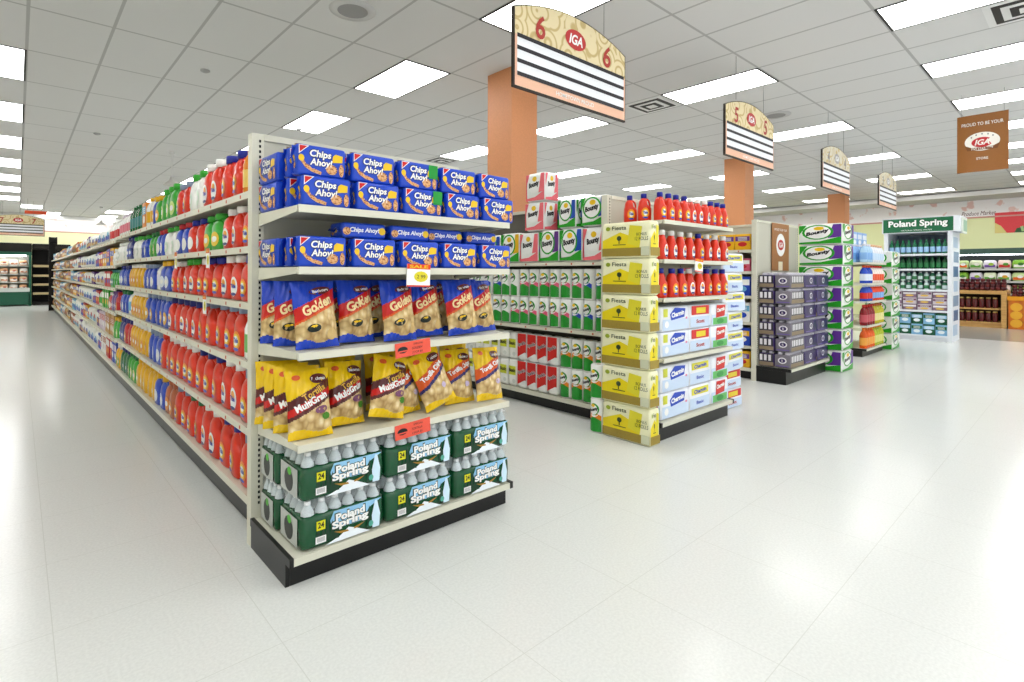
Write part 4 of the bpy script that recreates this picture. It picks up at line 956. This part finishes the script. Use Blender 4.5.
# ------------------------------------------------------------------ spring water display
WP = mat('e6ebf2', .4); BP = mat('b9cfe6', .4, 'speckle')
dr = empty('drink_display', (13.55, 2.40, 0), -PI/2, label='tall white drink display with green lettered header board', cat='drink display')
W = 1.1; D = .85; h = W/2
for sx in (-1, 1):
    a = -h if sx < 0 else h-.07
    s = obj('side_panel', MB().box(a, a+.07, 0, D, 0, 2.17, WP), dr)
    g = MB(); 
    for k in range(7): g.box(a-.002 if sx < 0 else a+.07, a if sx < 0 else a+.072, .12+.05*(k % 2), .62+.05*(k % 3), .12+.29*k, .33+.29*k, (BP, mat('3f6f9a', .4), mat('7c98b4', .4))[k % 3])
    obj('side_print', g, s)
obj('back_panel', MB().box(-h+.07, h-.07, D-.03, D, .05, 2.17, mat('8a97a8', .6)), dr)
hd = obj('header', MB().box(-.575, .665, -.03, D, 2.172, 2.475, WP), dr)
g = MB(); s = flat(-.03); g.rect(-.555, .57, 2.185, 2.462, mat('0e6b43', .4, 'speckle'), s, .002); g.text('Poland Spring', .01, 2.345, .98, .185, mat('0a3f28', .4), s, .003, off=.05); g.text('Poland Spring', .01, 2.345, .95, .165, WH, s, .0045, off=.035); g.text('NATURAL SPRING WATER', 0, 2.222, .5, .025, WH, s, .004)
obj('header_lettering', g, hd)
sg = MB(); sg.box(.667, .695, .12, .6, 2.14, 2.44, mat('dfe6da', .4)); sg.box(.696, .699, .16, .56, 2.18, 2.40, mat('9fc0a8', .5, 'speckle')); obj('side_sign', sg, hd)
for z in (.11, .605, 1.02, 1.435, 1.735): sh = obj('shelf', MB().box(-h+.07, h-.07, .02, D-.03, z-.02, z, WP), dr); obj('shelf_rail', MB().box(-h+.07, h-.07, 0, .02, z-.03, z+.01, WP), sh)
obj('base', MB().box(-h+.07, h-.07, .03, .05, .0, .088, WP), dr)
def dput(key, fn, u, z, d, lb, cat, grp, rz=0): place(key, fn, (13.55+d, 2.40-u, z), -PI/2+rz, lb, cat, grp)
for i in range(10):
    u = -.43+.0955*i; w_ = nth(i+1)+' from left'
    dput('w1', bottle(.042, .29, '1d6e4c', '2f8a5a', 'a8cdee', 1, 8, 'water_bottle'), u, 1.736, .08, 'green bottle with pale blue label, '+w_+', top shelf of water display', 'bottle', 'bottles on the water display')
    dput('w2', bottle(.044, .25, '0e4a28', '0e4a28', '2f7a4a', 1, 8, 'water_bottle'), u, 1.436, .08, 'dark green bottle, '+w_+', second shelf of water display', 'bottle', 'bottles on the water display')
    for t in range(2): dput('w3%d' % (i % 2), bottle(.043, .18, ('c2d6d4', '2a6a4c')[i % 2], 'f0f2f2', ('2f7a4a', 'c6d8da')[i % 2], 1, 8, 'water_bottle'), u, 1.021+.182*t, .08, 'small clear and green bottle, '+w_+', third shelf, '+('lower', 'upper')[t]+' tier of water display', 'bottle', 'bottles on the water display')
for i in range(4):
    for t in range(3): dput(('w4', (i+t) % 2), box(.225, .3, .125, ('cfc6cf', '8a6f86')[(i+t) % 2], ('7a4a6a', 'e6e0e6')[(i+t) % 2], 'e8c86a', 'drink_case'), -.36+.24*i, .606+.127*t, .18, 'pale and purple drink case, '+nth(i+1)+' from left, '+nth(t+1)+' tier of the fourth shelf', 'drink case', 'cases on the water display')
for i in range(5):
    for t in range(2): dput(('w5', (i+t) % 2), box(.18, .3, .22, ('8fbfe0', '155a3c')[(i+t) % 2], ('1a6a48', 'a8d0ec')[(i+t) % 2], 'e8f2f8', 'drink_case'), -.385+.192*i, .111+.222*t, .18, 'blue and green water case, '+nth(i+1)+' from left, '+('lower', 'upper')[t]+' tier of the bottom shelf', 'drink case', 'cases on the water display')

# ------------------------------------------------------------------ produce department
pc = empty('produce_case', (20.2, 1.4, 0), -PI/2, label='long dark refrigerated produce case along the right wall', cat='produce case')
DK, TE = mat('1c2422', .5), mat('3e5a50', .5)
obj('cabinet', MB().box(-2.2, 2.4, .3, .68, 0, 1.9, DK).box(-2.2, 2.4, -.35, .3, 0, .55, DK), pc)
obj('canopy', MB().box(-2.2, 2.4, -.1, .68, 1.9, 2.06, TE), pc)
lampm = emit('f4f8ff', 12.0, 'case_lamp')
obj('case_lamp', MB().box(-2.1, 2.3, -.05, -.02, 1.875, 1.9, lampm), pc)
for z in (.80, 1.14, 1.48): sh = obj('shelf', MB().box(-2.2, 2.4, -.18, .3, z-.02, z, DK), pc); obj('shelf_rail', MB().box(-2.2, 2.4, -.2, -.18, z-.03, z+.02, mat('c8ccc6', .4)), sh)
PB = [('dfe8c8', '5aa03c', 'f2f2ea'), ('8cc040', 'f2f4ea', '3c7a2c'), ('f4f4f4', '6aa84a', 'e0b040'), ('e8e4f0', '7a5aa8', 'a8c84a'), ('c8dca0', 'e8803c', 'f4f4ee'), ('f0d8d0', 'c83a3a', '5aa03c')]
for lv, z in enumerate((.801, 1.141, 1.481)):
    for i in range(14):
        a, b, c = PB[(i*2+lv*3+i//4) % 6]
        place(('pb', a), softbag(.26, .22, .25, a, b, c, 'produce_bag'), (20.2-.06, 3.1-.29*i, z), -PI/2+rnd.uniform(-.1, .1), 'bagged greens, '+nth(i+1)+' from the left, '+('lower', 'middle', 'upper')[lv]+' shelf of produce case', 'bagged greens', 'bagged greens in the produce case')
wb = empty('wooden_stand', (18.2, 2.05, 0), -PI/2, label='light wooden produce stand with two shelves of jars under a fruit pile', cat='produce stand')
WD = mat('dcb474', .55, 'wood')
obj('frame', MB().box(-.6, .6, .0, .9, .84, .93, WD).box(-.6, -.5, 0, .1, 0, .84, WD).box(.5, .6, 0, .1, 0, .84, WD).box(-.6, -.5, .8, .9, 0, .84, WD).box(.5, .6, .8, .9, 0, .84, WD).box(-.5, .5, .05, .1, 0, .1, WD), wb)
obj('back_board', MB().box(-.5, .5, .82, .86, .1, .84, mat('3a2a20', .7)), wb)
for z in (.10, .45): obj('shelf', MB().box(-.5, .5, .03, .8, z, z+.04, WD), wb)
for lv, z in enumerate((.141, .491)):
    for i in range(7): place('jar', lambda: ('jar', [('glass', MB().lathe([(.05, 0), (.055, .02), (.055, .2), (.04, .23)], mat('5a1c1c', .2), 10), None), ('lid', MB().lathe([(.045, .23), (.045, .26), (.04, .265)], mat('c8b070', .4, 'plain', .5), 10), None)]), (18.3, 2.43-.127*i, z), 0, 'dark red jar, '+nth(i+1)+' from left, '+('lower', 'upper')[lv]+' shelf of the wooden stand', 'jar', 'jars in the wooden stand')
ob = obj('produce_bin', MB().box(-.5, .5, 0, .9, 0, .78, mat('e88a1e', .5, 'fruit')).box(-.52, .52, -.02, 0, .70, .80, mat('f0b030', .5))); ob.location = (18.2, .92, 0); ob.rotation_euler = (0, 0, -PI/2)
g = MB(); 
for k in range(9): g.disc(-.36+.12*(k % 4)*2, .14+.2*(k//4), .11, .1, mat('f2962a' if k % 2 else 'f4c04a', .5), flat(0), .002, 14)
pr = obj('printed_oranges', g, ob); tag(ob, 'orange printed produce bin at the right edge beside the wooden stand', 'produce bin')
def fruit(c):
    def f():
        m = MB(); m.lathe([(.012, 0), (.036, .008), (.05, .035), (.05, .058), (.034, .08), (.012, .082), (.004, .076)], mat(c, .3), 10); return 'apple', [('apple', m, None)]
    return f
fz = random.Random(3)
for layer in range(4):
    for j in range(4-layer):
        for i in range(19-layer*2):
            y = 2.60-.098*layer-.0985*i; 
            if y < .55 or 1.39 < y < 1.51: continue
            x = 18.28+.05*layer+.10*j
            zb = .932 if y > 1.45 else .85 if y > 1.0 else .8
            place(('fr', (i+j) % 3), fruit(('5a1a1e', '6e2420', '4a1820')[(i+j) % 3]), (x, y, (.932 if y > 1.45 else .782)+.072*layer), fz.uniform(0, 6), 'dark red apple in the heap on the produce stand and bin', 'apple', 'dark red apples heaped on the produce stand')
def orange(): return 'orange', [('orange', MB().lathe([(.01, 0), (.034, .01), (.05, .04), (.046, .066), (.02, .088), (.003, .09)], mat('f08a1c', .45, 'speckle'), 10), None)]
for i in range(8): place('orange', orange, (19.0-.1*(i//4), 2.58-.1*(i % 4), .932+0), 0, 'orange at the rear left corner of the wooden produce stand', 'orange', 'oranges on the wooden stand')
def melon():
    m = MB().box(-.75, .75, -.02, 0, 0, .58, mat('e8525a', .5, 'speckle')); s = flat(-.02)
    m.poly([(-.75, 0), (-.5, 0), (-.62, .2), (-.75, .3)], mat('e6d890', .5), s, .002)
    P = [(-.35, .0), (.3, .0), (.75, .22), (.75, .48), (.45, .42), (.0, .2), (-.3, .12)]; m.poly(P, mat('2c5a34', .5), s, .003)
    for k in range(6): x = -.2+.17*k; z = .02+.05*k; m.poly([(x, z), (x+.05, z+.01), (x+.03, z+.16), (x-.03, z+.14)], mat('a8c88a', .5), s, .004)
    return 'melon_poster', [('melon_poster', m, None)]
place('melon', melon, (X1-.002, 1.165, 2.52), -PI/2, 'wide red and green watermelon poster high on the produce wall', 'poster')

# ------------------------------------------------------------------ far end: bread case and dark shelving
bc = empty('bread_case', (-.95, 27.65, 0), 0, label='green framed refrigerated case with rows of pale food at the far left end', cat='refrigerated case')
GN = mat('1e5a44', .4)
obj('cabinet', MB().box(-1.35, 1.3, .25, .9, 0, 2.05, mat('c8c4b8', .5)).box(-1.4, 1.36, -.2, .9, 2.085, 2.42, mat('16130f', .6)).box(-1.35, 1.3, -.3, .25, .05, .62, GN), bc)
obj('canopy', MB().box(-1.4, 1.36, -.3, .9, 1.96, 2.08, GN), bc)
for x in (-1.4, 1.27): obj('side_panel', MB().box(x, x+.08, -.3, .9, 0, 1.96, GN), bc)
obj('case_lamp', MB().box(-1.2, 1.2, -.2, -.1, 1.92, 1.96, lampm), bc)
obj('base_rail', MB().box(-1.35, 1.3, -.34, -.3, .55, .70, mat('c8ccc8', .3)), bc)
for z in (.93, 1.24, 1.55): obj('shelf', MB().box(-1.32, 1.27, -.2, .25, z-.03, z, mat('e8e6e0', .4)), bc)
for lv, z in enumerate((.621, .931, 1.241, 1.551)):
    for i in range(9):
        a, b, c = (('f0cfae', 'fbf6f0', 'd8806a'), ('f8f2ea', 'd89a7a', 'fff8f0'), ('e4b48c', 'fbf6f0', 'a86a54'))[(i+lv) % 3]
        place(('br', a), softbag(.225, .25, .21, a, b, c, 'food_tray'), (-.95-1.12+.28*i, 27.62, z), rnd.uniform(-.1, .1), 'pale packed food tray, '+nth(i+1)+' from left, '+('bottom', 'second', 'third', 'top')[lv]+' shelf of the green case', 'food tray', 'food trays in the far green case')
dk = empty('dark_shelving', (.85, 27.9, 0), label='black shelving with tan price strips right of the far green case', cat='shelving unit')
BKM = mat('16130f', .6)
obj('back_panel', MB().box(-.42, .75, .5, .6, 0, 2.42, BKM), dk); obj('side_panel', MB().box(.70, .75, -.2, .5, 0, 2.42, BKM), dk); obj('top_panel', MB().box(-.42, .70, -.2, .5, 2.2, 2.42, BKM), dk); obj('base', MB().box(-.4, .70, -.25, .5, 0, .12, BKM), dk)
for z in (.47, .82, 1.17, 1.55): sh = obj('shelf', MB().box(-.4, .70, -.2, .5, z-.03, z, BKM), dk); obj('price_strip', MB().box(-.4, .70, -.215, -.2, z-.05, z+.04, mat('c8b48a', .5)), sh)
rk = empty('black_rack', (.90, RUN_END+.16, 0), label='narrow black rack standing at the far end of the long run', cat='rack')
obj('post', MB().box(-.11, -.07, -.1, -.06, 0, 2.5, BKM), rk); obj('post', MB().box(.07, .11, -.1, -.06, 0, 2.5, BKM), rk); obj('back_panel', MB().box(-.11, .11, .06, .09, 0, 2.5, BKM), rk); obj('base', MB().box(-.11, .11, -.1, .06, 0, .1, BKM), rk)
for z in (.5, .95, 1.4, 1.85, 2.3): obj('shelf', MB().box(-.11, .11, -.1, .06, z-.02, z, BKM), rk)
